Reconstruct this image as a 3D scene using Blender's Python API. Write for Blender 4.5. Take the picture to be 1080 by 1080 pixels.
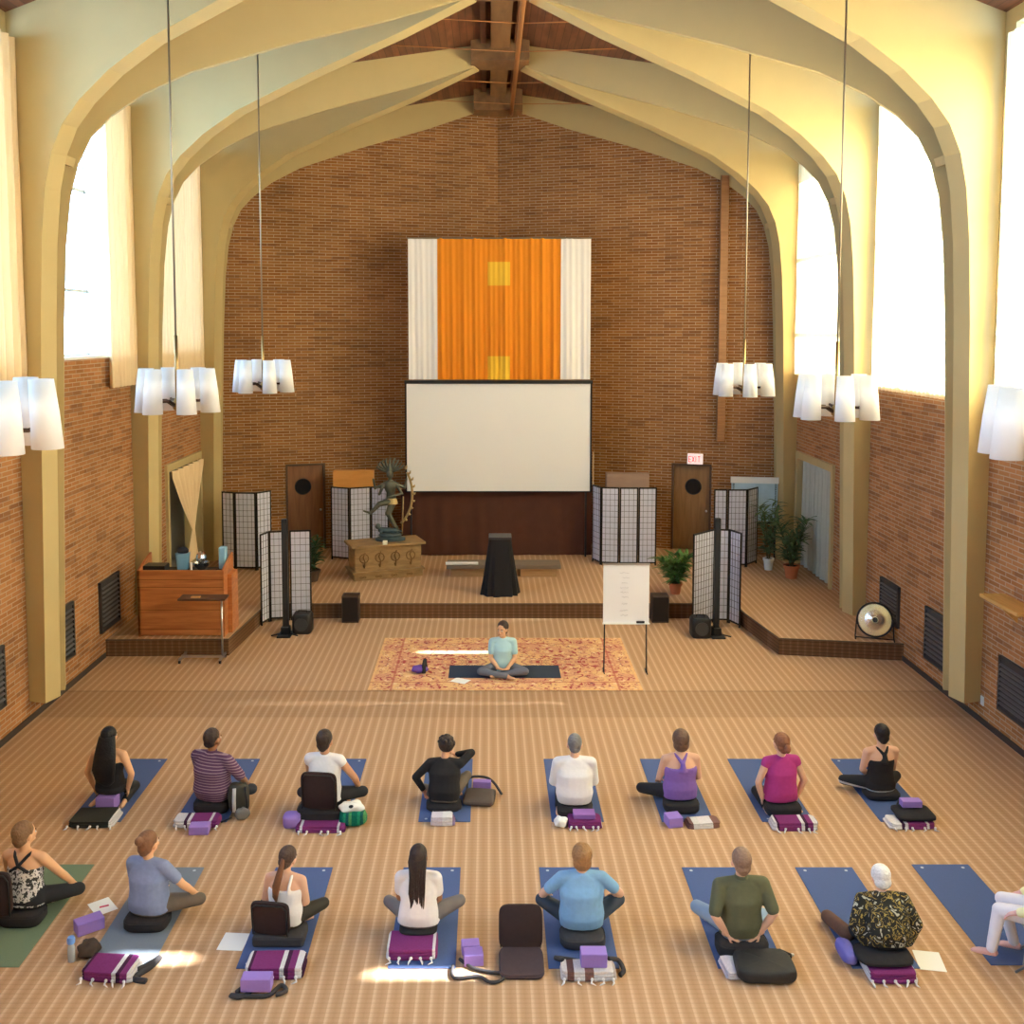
import bpy, math, random
from math import sin, cos, pi, sqrt, radians
from mathutils import Vector, Matrix

scene = bpy.context.scene
for o in list(bpy.data.objects): bpy.data.objects.remove(o)
COL = scene.collection

# ------------------------------------------------------------------ camera
cam = bpy.data.cameras.new('camera'); camo = bpy.data.objects.new('camera', cam); COL.objects.link(camo)
cam.sensor_fit = 'HORIZONTAL'; cam.sensor_width = 36.0; cam.lens = 36.0 * 1070 / 1080
cam.shift_x = (540 - 515) / 1080.0; cam.shift_y = (430 - 540) / 1080.0
PITCH = math.atan((430 - 348) / 1070.0)
camo.location = (-0.25, 0, 5.92); camo.rotation_euler = (pi/2 - PITCH, 0, 0)
cam.clip_end = 200
scene.camera = camo

# ------------------------------------------------------------------ daylight
world = bpy.data.worlds.new('sky'); scene.world = world; world.use_nodes = True
bg = world.node_tree.nodes['Background']
bg.inputs[0].default_value = (0.44, 0.69, 1.0, 1); bg.inputs[1].default_value = 10.5
sun = bpy.data.lights.new('sun', 'SUN'); suno = bpy.data.objects.new('sun', sun); COL.objects.link(suno)
sun.energy = 64; sun.angle = radians(0.9); sun.color = (1.0, 0.96, 0.90)
SUN_EL = math.atan(0.8)
suno.location = (20, 9, 18)
suno.rotation_euler = (0, pi/2 - SUN_EL, 0)      # light arrives from +X, above
PORT = []
for side in (-1, 1):                              # sky portals in the tall windows
    for y0, y1 in ((-3.2, .3), (1.5, 5.0), (6.3, 9.7), (11.0, 14.4), (15.8, 19.2), (20.5, 24.0)):
        L = bpy.data.lights.new('window_daylight', 'AREA'); lo = bpy.data.objects.new('window_daylight', L); COL.objects.link(lo)
        L.shape = 'RECTANGLE'; L.size = y1 - y0; L.size_y = 4.9
        L.cycles.is_portal = True
        lo.location = (side*7.62, (y0+y1)/2, 7.95)
        lo.rotation_euler = (pi/2, 0, side*pi/2)
scene.view_settings.view_transform = 'Standard'; scene.view_settings.look = 'None'
scene.view_settings.gamma = 1.0; scene.view_settings.use_curve_mapping = False
scene.view_settings.exposure = 0.42
scene.cycles.max_bounces = 10; scene.cycles.diffuse_bounces = 6; scene.cycles.transparent_max_bounces = 16
scene.cycles.sample_clamp_indirect = 12; scene.cycles.caustics_reflective = False; scene.cycles.caustics_refractive = False

# ------------------------------------------------------------------ materials
MATS = {}
def nodes(m): return m.node_tree.nodes, m.node_tree.links
def mat(name, col, rough=.6, noise=0.0, nscale=12, metal=0.0, bump=0.0, spec=.3, sheen=0.0, emit=None, estr=0):
    if name in MATS: return MATS[name]
    m = bpy.data.materials.new(name); m.use_nodes = True; n, l = nodes(m)
    b = n['Principled BSDF']
    b.inputs['Base Color'].default_value = (*col, 1); b.inputs['Roughness'].default_value = rough
    b.inputs['Metallic'].default_value = metal; b.inputs['Specular IOR Level'].default_value = spec
    if sheen: b.inputs['Sheen Weight'].default_value = sheen
    if emit: b.inputs['Emission Color'].default_value = (*emit, 1); b.inputs['Emission Strength'].default_value = estr
    tc = n.new('ShaderNodeTexCoord'); nz = n.new('ShaderNodeTexNoise'); nz.inputs['Scale'].default_value = nscale
    nz.inputs['Detail'].default_value = 4
    l.new(tc.outputs['Object'], nz.inputs['Vector'])
    if noise:
        mx = n.new('ShaderNodeMix'); mx.data_type = 'RGBA'
        mx.inputs[6].default_value = (*[max(0, c*(1-noise)) for c in col], 1)
        mx.inputs[7].default_value = (*[min(1, c*(1+noise)) for c in col], 1)
        l.new(nz.outputs['Fac'], mx.inputs[0]); l.new(mx.outputs[2], b.inputs['Base Color'])
    if bump:
        bp = n.new('ShaderNodeBump'); bp.inputs['Strength'].default_value = bump; bp.inputs['Distance'].default_value = .02
        l.new(nz.outputs['Fac'], bp.inputs['Height']); l.new(bp.outputs[0], b.inputs['Normal'])
    MATS[name] = m; return m

def ramp_mat(name, stops, axis='X', scale=1.0, rough=.85, noise=.1, const=True, coord='Object', off=0.0, metal=0):
    """bands of colour along one axis of the object"""
    if name in MATS: return MATS[name]
    m = bpy.data.materials.new(name); m.use_nodes = True; n, l = nodes(m); b = n['Principled BSDF']
    b.inputs['Roughness'].default_value = rough; b.inputs['Specular IOR Level'].default_value = .2
    tc = n.new('ShaderNodeTexCoord'); sp = n.new('ShaderNodeSeparateXYZ'); l.new(tc.outputs[coord], sp.inputs[0])
    mp = n.new('ShaderNodeMath'); mp.operation = 'MULTIPLY_ADD'; mp.inputs[1].default_value = scale; mp.inputs[2].default_value = off
    l.new(sp.outputs[axis], mp.inputs[0])
    fr = n.new('ShaderNodeMath'); fr.operation = 'FRACT'; l.new(mp.outputs[0], fr.inputs[0])
    cr = n.new('ShaderNodeValToRGB'); cr.color_ramp.interpolation = 'CONSTANT' if const else 'LINEAR'
    e = cr.color_ramp.elements
    while len(e) < len(stops): e.new(.5)
    for k, (p, c) in enumerate(stops): e[k].position = p; e[k].color = (*c, 1)
    l.new(fr.outputs[0], cr.inputs[0])
    nz = n.new('ShaderNodeTexNoise'); nz.inputs['Scale'].default_value = 60; l.new(tc.outputs['Object'], nz.inputs['Vector'])
    mx = n.new('ShaderNodeMix'); mx.data_type = 'RGBA'; mx.blend_type = 'MULTIPLY'; mx.inputs[0].default_value = noise*3
    l.new(cr.outputs[0], mx.inputs[6]); l.new(nz.outputs['Fac'], mx.inputs[7]); l.new(mx.outputs[2], b.inputs['Base Color'])
    b.inputs['Metallic'].default_value = metal
    MATS[name] = m; return m

def brick_mat(name='roman_brick', tone=(1, 1, 1)):
    m = bpy.data.materials.new(name); m.use_nodes = True; n, l = nodes(m); b = n['Principled BSDF']
    tc = n.new('ShaderNodeTexCoord'); sp = n.new('ShaderNodeSeparateXYZ'); cb = n.new('ShaderNodeCombineXYZ')
    l.new(tc.outputs['Object'], sp.inputs[0]); l.new(sp.outputs['X'], cb.inputs['X']); l.new(sp.outputs['Z'], cb.inputs['Y'])
    br = n.new('ShaderNodeTexBrick'); br.offset = .5; br.inputs['Scale'].default_value = 1
    br.inputs['Brick Width'].default_value = .32; br.inputs['Row Height'].default_value = .072
    br.inputs['Mortar Size'].default_value = .008; br.inputs['Mortar Smooth'].default_value = .2; br.inputs['Bias'].default_value = 0
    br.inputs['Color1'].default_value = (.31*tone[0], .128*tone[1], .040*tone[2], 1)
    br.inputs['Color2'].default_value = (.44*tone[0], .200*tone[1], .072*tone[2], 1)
    br.inputs['Mortar'].default_value = (.45, .33, .23, 1)
    l.new(cb.outputs[0], br.inputs['Vector'])
    # scattered dark clinker bricks: stretched cell noise snapped to rows
    mp = n.new('ShaderNodeMapping'); mp.inputs['Scale'].default_value = (2.2, 13.9, 1); l.new(cb.outputs[0], mp.inputs[0])
    vo = n.new('ShaderNodeTexWhiteNoise'); vo.noise_dimensions = '2D'
    fl = n.new('ShaderNodeVectorMath'); fl.operation = 'FLOOR'; l.new(mp.outputs[0], fl.inputs[0]); l.new(fl.outputs[0], vo.inputs[0])
    gt = n.new('ShaderNodeMath'); gt.operation = 'GREATER_THAN'; gt.inputs[1].default_value = .90; l.new(vo.outputs['Value'], gt.inputs[0])
    dm = n.new('ShaderNodeMath'); dm.operation = 'MULTIPLY'; dm.inputs[1].default_value = .38; l.new(gt.outputs[0], dm.inputs[0])
    mx = n.new('ShaderNodeMix'); mx.data_type = 'RGBA'; l.new(dm.outputs[0], mx.inputs[0]); l.new(br.outputs['Color'], mx.inputs[6])
    mx.inputs[7].default_value = (.13, .06, .035, 1)
    nz = n.new('ShaderNodeTexNoise'); nz.inputs['Scale'].default_value = .7; nz.inputs['Detail'].default_value = 5; l.new(cb.outputs[0], nz.inputs[0])
    m2 = n.new('ShaderNodeMix'); m2.data_type = 'RGBA'; m2.blend_type = 'OVERLAY'; m2.inputs[0].default_value = .35
    l.new(mx.outputs[2], m2.inputs[6]); l.new(nz.outputs['Fac'], m2.inputs[7]); l.new(m2.outputs[2], b.inputs['Base Color'])
    bp = n.new('ShaderNodeBump'); bp.inputs['Strength'].default_value = .5; bp.inputs['Distance'].default_value = .01; bp.invert = True
    l.new(br.outputs['Fac'], bp.inputs['Height']); l.new(bp.outputs[0], b.inputs['Normal'])
    b.inputs['Roughness'].default_value = .8; b.inputs['Specular IOR Level'].default_value = .25
    return m

def carpet_mat(name, riser=False):
    m = bpy.data.materials.new(name); m.use_nodes = True; n, l = nodes(m); b = n['Principled BSDF']
    g = n.new('ShaderNodeNewGeometry'); sp = n.new('ShaderNodeSeparateXYZ'); l.new(g.outputs['Position'], sp.inputs[0])
    def frac(src, scale):
        a = n.new('ShaderNodeMath'); a.operation = 'MULTIPLY'; a.inputs[1].default_value = scale; l.new(src, a.inputs[0])
        f = n.new('ShaderNodeMath'); f.operation = 'FRACT'; l.new(a.outputs[0], f.inputs[0]); return f.outputs[0]
    fx = frac(sp.outputs['X'], 1/.128)
    cr = n.new('ShaderNodeValToRGB'); e = cr.color_ramp.elements
    lite, base, dark = (.61, .41, .27), (.50, .31, .18), (.45, .27, .15)
    for _ in range(3): e.new(.5)
    for k, (p, c) in enumerate([(0, lite), (.12, lite), (.3, base), (.6, dark), (.9, base)]): e[k].position = p; e[k].color = (*c, 1)
    l.new(fx, cr.inputs[0])
    fy = frac(sp.outputs['Y' if not riser else 'Z'], 1/.064)
    lt = n.new('ShaderNodeMath'); lt.operation = 'LESS_THAN'; lt.inputs[1].default_value = .22; l.new(fy, lt.inputs[0])
    ml = n.new('ShaderNodeMath'); ml.operation = 'MULTIPLY'; ml.inputs[1].default_value = .18 if not riser else .55; l.new(lt.outputs[0], ml.inputs[0])
    mx = n.new('ShaderNodeMix'); mx.data_type = 'RGBA'; l.new(ml.outputs[0], mx.inputs[0]); l.new(cr.outputs[0], mx.inputs[6])
    mx.inputs[7].default_value = (.17, .10, .05, 1)
    nz = n.new('ShaderNodeTexNoise'); nz.inputs['Scale'].default_value = 160; nz.inputs['Detail'].default_value = 3
    l.new(g.outputs['Position'], nz.inputs['Vector'])
    m2 = n.new('ShaderNodeMix'); m2.data_type = 'RGBA'; m2.blend_type = 'OVERLAY'; m2.inputs[0].default_value = .3
    l.new(mx.outputs[2], m2.inputs[6]); l.new(nz.outputs['Fac'], m2.inputs[7])
    out = m2.outputs[2]
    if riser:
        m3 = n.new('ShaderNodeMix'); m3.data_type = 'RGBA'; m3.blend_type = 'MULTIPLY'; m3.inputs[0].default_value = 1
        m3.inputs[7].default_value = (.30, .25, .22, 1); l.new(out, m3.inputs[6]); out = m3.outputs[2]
    if not riser:   # cross-laid strip of carpet in front of the rug
        c1 = n.new('ShaderNodeMath'); c1.operation = 'COMPARE'; c1.inputs[1].default_value = 15.70; c1.inputs[2].default_value = .56
        l.new(sp.outputs['Y'], c1.inputs[0])
        m4 = n.new('ShaderNodeMix'); m4.data_type = 'RGBA'; m4.blend_type = 'MULTIPLY'
        k = n.new('ShaderNodeMath'); k.operation = 'MULTIPLY'; k.inputs[1].default_value = .22; l.new(c1.outputs[0], k.inputs[0])
        l.new(k.outputs[0], m4.inputs[0]); l.new(out, m4.inputs[6]); m4.inputs[7].default_value = (.35, .30, .25, 1); out = m4.outputs[2]
        c2 = n.new('ShaderNodeMath'); c2.operation = 'COMPARE'; c2.inputs[1].default_value = 16.27; c2.inputs[2].default_value = .022
        l.new(sp.outputs['Y'], c2.inputs[0])
        m5 = n.new('ShaderNodeMix'); m5.data_type = 'RGBA'; k2 = n.new('ShaderNodeMath'); k2.operation = 'MULTIPLY'; k2.inputs[1].default_value = .5
        l.new(c2.outputs[0], k2.inputs[0]); l.new(k2.outputs[0], m5.inputs[0]); l.new(out, m5.inputs[6]); m5.inputs[7].default_value = (.16, .10, .06, 1); out = m5.outputs[2]
    l.new(out, b.inputs['Base Color'])
    bp = n.new('ShaderNodeBump'); bp.inputs['Strength'].default_value = .35; bp.inputs['Distance'].default_value = .006
    l.new(nz.outputs['Fac'], bp.inputs['Height']); l.new(bp.outputs[0], b.inputs['Normal'])
    b.inputs['Roughness'].default_value = .95; b.inputs['Specular IOR Level'].default_value = .1
    return m

def wood_mat(name, c1, c2, scale=(1, 12, 12), rough=.45, plank=None, axis='Y'):
    if name in MATS: return MATS[name]
    m = bpy.data.materials.new(name); m.use_nodes = True; n, l = nodes(m); b = n['Principled BSDF']
    tc = n.new('ShaderNodeTexCoord'); mp = n.new('ShaderNodeMapping'); mp.inputs['Scale'].default_value = scale
    l.new(tc.outputs['Object'], mp.inputs[0])
    nz = n.new('ShaderNodeTexNoise'); nz.inputs['Scale'].default_value = 1.6; nz.inputs['Detail'].default_value = 6; nz.inputs['Distortion'].default_value = .6
    l.new(mp.outputs[0], nz.inputs['Vector'])
    cr = n.new('ShaderNodeValToRGB'); cr.color_ramp.elements[0].position = .3; cr.color_ramp.elements[0].color = (*c1, 1)
    cr.color_ramp.elements[1].position = .7; cr.color_ramp.elements[1].color = (*c2, 1); l.new(nz.outputs['Fac'], cr.inputs[0])
    out = cr.outputs[0]
    if plank:
        sp = n.new('ShaderNodeSeparateXYZ'); l.new(tc.outputs['Object'], sp.inputs[0])
        a = n.new('ShaderNodeMath'); a.operation = 'MULTIPLY'; a.inputs[1].default_value = 1/plank; l.new(sp.outputs[axis], a.inputs[0])
        f = n.new('ShaderNodeMath'); f.operation = 'FRACT'; l.new(a.outputs[0], f.inputs[0])
        lt = n.new('ShaderNodeMath'); lt.operation = 'LESS_THAN'; lt.inputs[1].default_value = .1; l.new(f.outputs[0], lt.inputs[0])
        k = n.new('ShaderNodeMath'); k.operation = 'MULTIPLY'; k.inputs[1].default_value = .6; l.new(lt.outputs[0], k.inputs[0])
        fo = n.new('ShaderNodeMath'); fo.operation = 'FLOOR'; l.new(a.outputs[0], fo.inputs[0])
        wn = n.new('ShaderNodeTexWhiteNoise'); wn.noise_dimensions = '1D'; l.new(fo.outputs[0], wn.inputs['W'])
        mv = n.new('ShaderNodeMix'); mv.data_type = 'RGBA'; mv.blend_type = 'MULTIPLY'; mv.inputs[0].default_value = .35
        l.new(out, mv.inputs[6]); l.new(wn.outputs['Value'], mv.inputs[7])
        mx = n.new('ShaderNodeMix'); mx.data_type = 'RGBA'; l.new(k.outputs[0], mx.inputs[0]); l.new(mv.outputs[2], mx.inputs[6]); mx.inputs[7].default_value = (*[c*.2 for c in c1], 1)
        out = mx.outputs[2]
    l.new(out, b.inputs['Base Color']); b.inputs['Roughness'].default_value = rough
    MATS[name] = m; return m

def sheer_mat(name, col, transl=.6, transp=0.0):
    m = bpy.data.materials.new(name); m.use_nodes = True; n, l = nodes(m)
    n.remove(n['Principled BSDF']); out = n['Material Output']
    d = n.new('ShaderNodeBsdfDiffuse'); t = n.new('ShaderNodeBsdfTranslucent'); tr = n.new('ShaderNodeBsdfTransparent')
    tc = n.new('ShaderNodeTexCoord'); nz = n.new('ShaderNodeTexNoise'); nz.inputs['Scale'].default_value = 80; l.new(tc.outputs['Object'], nz.inputs[0])
    mx = n.new('ShaderNodeMix'); mx.data_type = 'RGBA'; l.new(nz.outputs['Fac'], mx.inputs[0])
    mx.inputs[6].default_value = (*[c*.93 for c in col], 1); mx.inputs[7].default_value = (*col, 1)
    l.new(mx.outputs[2], d.inputs[0]); l.new(mx.outputs[2], t.inputs[0])
    a = n.new('ShaderNodeMixShader'); a.inputs[0].default_value = transl; l.new(d.outputs[0], a.inputs[1]); l.new(t.outputs[0], a.inputs[2])
    c = n.new('ShaderNodeMixShader'); c.inputs[0].default_value = transp; l.new(a.outputs[0], c.inputs[1]); l.new(tr.outputs[0], c.inputs[2])
    l.new(c.outputs[0], out.inputs[0]); return m

def glass_mat(name='window_glass', tint=(.95, .98, 1)):
    m = bpy.data.materials.new(name); m.use_nodes = True; n, l = nodes(m); n.remove(n['Principled BSDF'])
    g = n.new('ShaderNodeBsdfGlossy'); g.inputs['Roughness'].default_value = .02; t = n.new('ShaderNodeBsdfTransparent'); t.inputs[0].default_value = (*tint, 1)
    a = n.new('ShaderNodeMixShader'); a.inputs[0].default_value = .06; l.new(t.outputs[0], a.inputs[1]); l.new(g.outputs[0], a.inputs[2])
    l.new(a.outputs[0], n['Material Output'].inputs[0]); return m

BRICK = brick_mat(); BRICK_SHADED = brick_mat('roman_brick_shaded_end_wall', (.76, .74, .68)); CARPET = carpet_mat('striped_carpet'); RISER = carpet_mat('riser_carpet', True)  # end wall is the same brick, its shade painted in as a darker tone
PAINT = mat('cream_green_plaster', (.53, .415, .20), .7, .04, 3)
DECK = wood_mat('ceiling_boards', (.13, .045, .020), (.25, .09, .04), (3, .6, 3), .6, plank=.14, axis='X')
DECKY = wood_mat('ridge_wood', (.17, .085, .035), (.27, .14, .055), (3, .6, 3), .6)
GLASS = glass_mat()
SHEER = sheer_mat('sheer_cream_curtain', (.97, .79, .48), .62, 0.0)
SHEER_DIM = sheer_mat('dimmed_sheer_curtain', (.74, .56, .30), .34, 0.0)  # same sheer, darkened and less translucent to dim the light on the stage
DRAPE = sheer_mat('cream_curtain', (.90, .70, .44), .10, 0.0)
WHITEP = mat('white_paint', (.80, .80, .78), .5)
BLACK = mat('black_plastic', (.018, .018, .02), .45)
DMETAL = mat('dark_metal', (.05, .05, .055), .4, metal=.8)
STEEL = mat('brushed_steel', (.62, .63, .65), .3, metal=1)
GREYP = mat('grey_plaster', (.42, .42, .40), .8, .05)
PAPER = mat('white_paper', (.86, .86, .84), .7)

# ------------------------------------------------------------------ mesh builder
class MB:
    def __init__(s): s.v = []; s.f = []
    def add(s, vs, fs):
        k = len(s.v); s.v += [tuple(v) for v in vs]; s.f += [tuple(i+k for i in f) for f in fs]; return s
    def box(s, c, d, rot=None):
        x, y, z = d[0]/2, d[1]/2, d[2]/2
        vs = [Vector((a, b, e)) for a in (-x, x) for b in (-y, y) for e in (-z, z)]
        if rot is not None: vs = [rot @ v for v in vs]
        c = Vector(c)
        return s.add([v + c for v in vs], [(0, 1, 3, 2), (4, 6, 7, 5), (0, 4, 5, 1), (2, 3, 7, 6), (0, 2, 6, 4), (1, 5, 7, 3)])
    def b2(s, x0, x1, y0, y1, z0, z1): return s.box(((x0+x1)/2, (y0+y1)/2, (z0+z1)/2), (abs(x1-x0), abs(y1-y0), abs(z1-z0)))
    def rings(s, rs, cap=True):
        n = len(rs[0]); k = len(s.v)
        for r in rs: s.v += [tuple(p) for p in r]
        for i in range(len(rs)-1):
            for j in range(n):
                a, b = k+i*n+j, k+i*n+(j+1) % n; s.f.append((a, b, b+n, a+n))
        if cap: s.f.append(tuple(k+j for j in range(n))[::-1]); s.f.append(tuple(k+(len(rs)-1)*n+j for j in range(n)))
        return s
    def tube(s, pts, r, n=10, cap=True):
        pts = [Vector(p) for p in pts]; rr = r if isinstance(r, (list, tuple)) else [r]*len(pts); rs = []
        up = None
        for i, p in enumerate(pts):
            t = (pts[min(i+1, len(pts)-1)] - pts[max(i-1, 0)])
            t = t.normalized() if t.length > 1e-7 else Vector((0, 0, 1))
            if up is None: up = Vector((0, 0, 1)) if abs(t.z) < .9 else Vector((1, 0, 0))
            u = t.cross(up)
            if u.length < 1e-4: u = t.cross(Vector((1, 0, 0)) if abs(t.x) < .9 else Vector((0, 1, 0)))
            u.normalize(); w = u.cross(t).normalized(); up = w
            rs.append([p + u*cos(2*pi*j/n)*rr[i] + w*sin(2*pi*j/n)*rr[i] for j in range(n)])
        return s.rings(rs, cap)
    def cyl(s, p, q, r, r2=None, n=16): return s.tube([p, q], [r, r if r2 is None else r2], n)
    def lathe(s, prof, c=(0, 0, 0), n=24, sx=1, sy=1):
        return s.rings([[(c[0]+sx*r*cos(2*pi*j/n), c[1]+sy*r*sin(2*pi*j/n), c[2]+z) for j in range(n)] for r, z in prof])
    def ell(s, c, r, n=14, m=9, rot=None):
        c = Vector(c); rs = []
        for i in range(m+1):
            a = -pi/2 + pi*i/m; ca = max(cos(a), .02)
            ring = [Vector((r[0]*ca*cos(2*pi*j/n), r[1]*ca*sin(2*pi*j/n), r[2]*sin(a))) for j in range(n)]
            if rot is not None: ring = [rot @ p for p in ring]
            rs.append([p + c for p in ring])
        return s.rings(rs)
    def cap(s, a, b, ra, rb=None, n=14):
        """tapered capsule"""
        a, b = Vector(a), Vector(b); rb = ra if rb is None else rb; t = (b-a); L = t.length
        if L < 1e-6: return s.ell(a, (ra, ra, ra))
        t.normalize(); P, R = [], []
        for k in range(4): th = pi/2*(1-k/4); P.append(a - t*ra*sin(th)); R.append(max(ra*cos(th), ra*.05))
        for k in range(5): P.append(a + t*L*k/4); R.append(ra+(rb-ra)*k/4)
        for k in range(1, 5): th = pi/2*k/4; P.append(b + t*rb*sin(th)); R.append(max(rb*cos(th), rb*.05))
        return s.tube(P, R, n)
    def loft(s, secs, n=20, e=2.3):
        """closed tube through sections (centre, half width, half depth[, yaw]) kept level"""
        rs = []
        for sec in secs:
            c, rx, ry = Vector(sec[0]), sec[1], sec[2]; yw = sec[3] if len(sec) > 3 else 0
            ring = []
            for j in range(n):
                a = 2*pi*j/n; x = rx*math.copysign(abs(cos(a))**(2/e), cos(a)); y = ry*math.copysign(abs(sin(a))**(2/e), sin(a))
                ring.append(c + Vector((x*cos(yw)-y*sin(yw), x*sin(yw)+y*cos(yw), 0)))
            rs.append(ring)
        return s.rings(rs)
    def prism(s, poly, z0, z1):
        n = len(poly); k = len(s.v)
        s.v += [(x, y, z0) for x, y in poly] + [(x, y, z1) for x, y in poly]
        s.f.append(tuple(k+i for i in range(n))[::-1]); s.f.append(tuple(k+n+i for i in range(n)))
        for i in range(n): j = (i+1) % n; s.f.append((k+i, k+j, k+n+j, k+n+i))
        return s
    def mesh(s, name):
        me = bpy.data.meshes.new(name); me.from_pydata(s.v, [], s.f); me.update()
        import bmesh
        bm = bmesh.new(); bm.from_mesh(me); bmesh.ops.recalc_face_normals(bm, faces=bm.faces); bm.to_mesh(me); bm.free()
        return me
    def build(s, name, m, parent=None, smooth=False, bevel=0, loc=None, rot=None, sub=0):
        me = s.mesh(name); me.materials.append(m)
        o = bpy.data.objects.new(name, me); COL.objects.link(o)
        if parent is not None: o.parent = parent
        if loc is not None: o.location = loc
        if rot is not None: o.rotation_euler = rot
        if smooth:
            for p in me.polygons: p.use_smooth = True
            if smooth == 'auto':
                try: me.set_sharp_from_angle(angle=radians(40))
                except Exception: pass
        if bevel:
            b = o.modifiers.new('bevel', 'BEVEL'); b.width = bevel; b.segments = 2; b.limit_method = 'ANGLE'
        if sub:
            b = o.modifiers.new('subsurf', 'SUBSURF'); b.levels = sub; b.render_levels = sub
        return o

def tag(o, label, cat, group=None, kind=None):
    o['label'] = label; o['category'] = cat
    if group: o['group'] = group
    if kind: o['kind'] = kind
    return o
def thing(name, label, cat, loc=(0, 0, 0), rz=0, group=None):
    o = bpy.data.objects.new(name, None); COL.objects.link(o); o.empty_display_size = .2
    o.location = loc; o.rotation_euler = (0, 0, rz); return tag(o, label, cat, group)
def struct(o, label=None):
    o['kind'] = 'structure'
    if label: o['label'] = label
    return o
# ================================================================== THE HALL
ROOF0, SLOPE = 12.16, .234
def roof(x): return ROOF0 - SLOPE*abs(x)
WX = 7.2; STG = .31
COLY = [5.9-4.7, 5.9, 10.6, 15.3, 20.0]                # column lines; the last pair stands against the end wall
RIBS = [(y, y < 19 and 0 or STG) for y in COLY]

struct(MB().b2(-8.2, 8.2, -4.5, 21.0, -.3, 0).build('floor', CARPET), 'brown striped carpet floor')
# carpeted stage with two wings reaching forward
poly = [(-7.3, 18.05), (-4.98, 18.10), (-4.80, 20.5), (4.80, 20.5), (4.85, 19.75), (5.06, 18.15), (7.3, 17.8), (7.3, 28), (-7.3, 28)]
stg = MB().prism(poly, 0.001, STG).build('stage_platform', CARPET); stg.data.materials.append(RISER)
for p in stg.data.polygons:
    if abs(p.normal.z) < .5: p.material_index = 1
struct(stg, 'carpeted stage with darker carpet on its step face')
eg = MB()
for a, b in zip(poly[:6], poly[1:7]): eg.tube([(a[0], a[1], STG-.008), (b[0], b[1], STG-.008)], .014, 6)
struct(eg.build('trim_1', mat('stair_nosing', (.10, .062, .035), .6)), 'dark nosing along the edge of the stage')

# ceiling: two sloping board decks
for sgn, nm in ((-1, 'ceiling'), (1, 'ceiling')):
    mb = MB(); k = sgn
    a, b = (0, roof(0)), (8.2*k, roof(8.2))
    mb.v = [(a[0], -4.5, a[1]), (b[0], -4.5, b[1]), (b[0], 29, b[1]), (a[0], 29, a[1]), (a[0], -4.5, a[1]+.4), (b[0], -4.5, b[1]+.4), (b[0], 29, b[1]+.4), (a[0], 29, a[1]+.4)]
    mb.f = [(0, 1, 2, 3), (4, 7, 6, 5), (0, 4, 5, 1), (1, 5, 6, 2), (2, 6, 7, 3), (3, 7, 4, 0)]
    struct(mb.build(nm, DECK), 'stained board ceiling sloping down from the ridge')
struct(MB().b2(-.20, .20, -4.5, 27.2, 11.86, 12.2).build('trim_2', DECKY), 'wooden ridge beam')
for k in (-1, 1):
    struct(MB().b2(k*.30, k*.42, -4.5, 27.2, 11.95, 12.2).build('trim_3', DECK), 'wooden side plank of the ridge')

SILL = 5.45; SILLR = 4.92
def bays():
    e = [-4.0] + COLY + [24.9]
    return [(e[i], e[i+1]) for i in range(len(e)-1)]
# side walls. brick below, windows above, brick modelled in the wall's own x/z plane
def side_wall(sgn, nm):
    SILL = globals()['SILL'] if sgn < 0 else SILLR
    root = struct(bpy.data.objects.new(nm, None), 'brick wall below tall windows'); COL.objects.link(root)
    def panel(y0, y1, z0, z1, m=BRICK, name='brickwork', th=.34):
        mb = MB(); mb.box(((y1-y0)/2, th/2 if sgn < 0 else -th/2, (z0+z1)/2), (y1-y0, th, z1-z0))
        o = mb.build(name, m, root); o.location = (sgn*WX, y0, 0); o.rotation_euler = (0, 0, pi/2); return o
    panel(-4.5, 21.62, 0, SILL); panel(24.24, 28.0, 0, 12)
    panel(21.62, 24.24, 3.02, SILL)
    for (a, b) in bays():                               # plaster piers behind the columns
        panel(b-.62, b+.42, SILL, 11.0, PAINT, 'plaster_pier') if b < 24 else None
    panel(-4.5, -3.3, SILL, 11, PAINT, 'plaster_pier')
    panel(-4.5, 28, 10.25, 11.2, PAINT, 'plaster_header')
    return root
WL = side_wall(-1, 'wall_left'); WR = side_wall(1, 'wall_right')
def base_strip(sgn):
    return struct(MB().b2(sgn*(WX-.02), sgn*WX, -4.4, 18.0, 0, .09).build('baseboard_left' if sgn < 0 else 'baseboard_right', mat('dark_baseboard', (.05, .035, .03), .6)), 'thin dark baseboard')
base_strip(-1); base_strip(1)
struct(MB().b2(-8.2, 8.2, -4.9, -4.5, -.3, 12.6).build('wall_back', PAINT), 'plaster wall behind the balcony')
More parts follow.
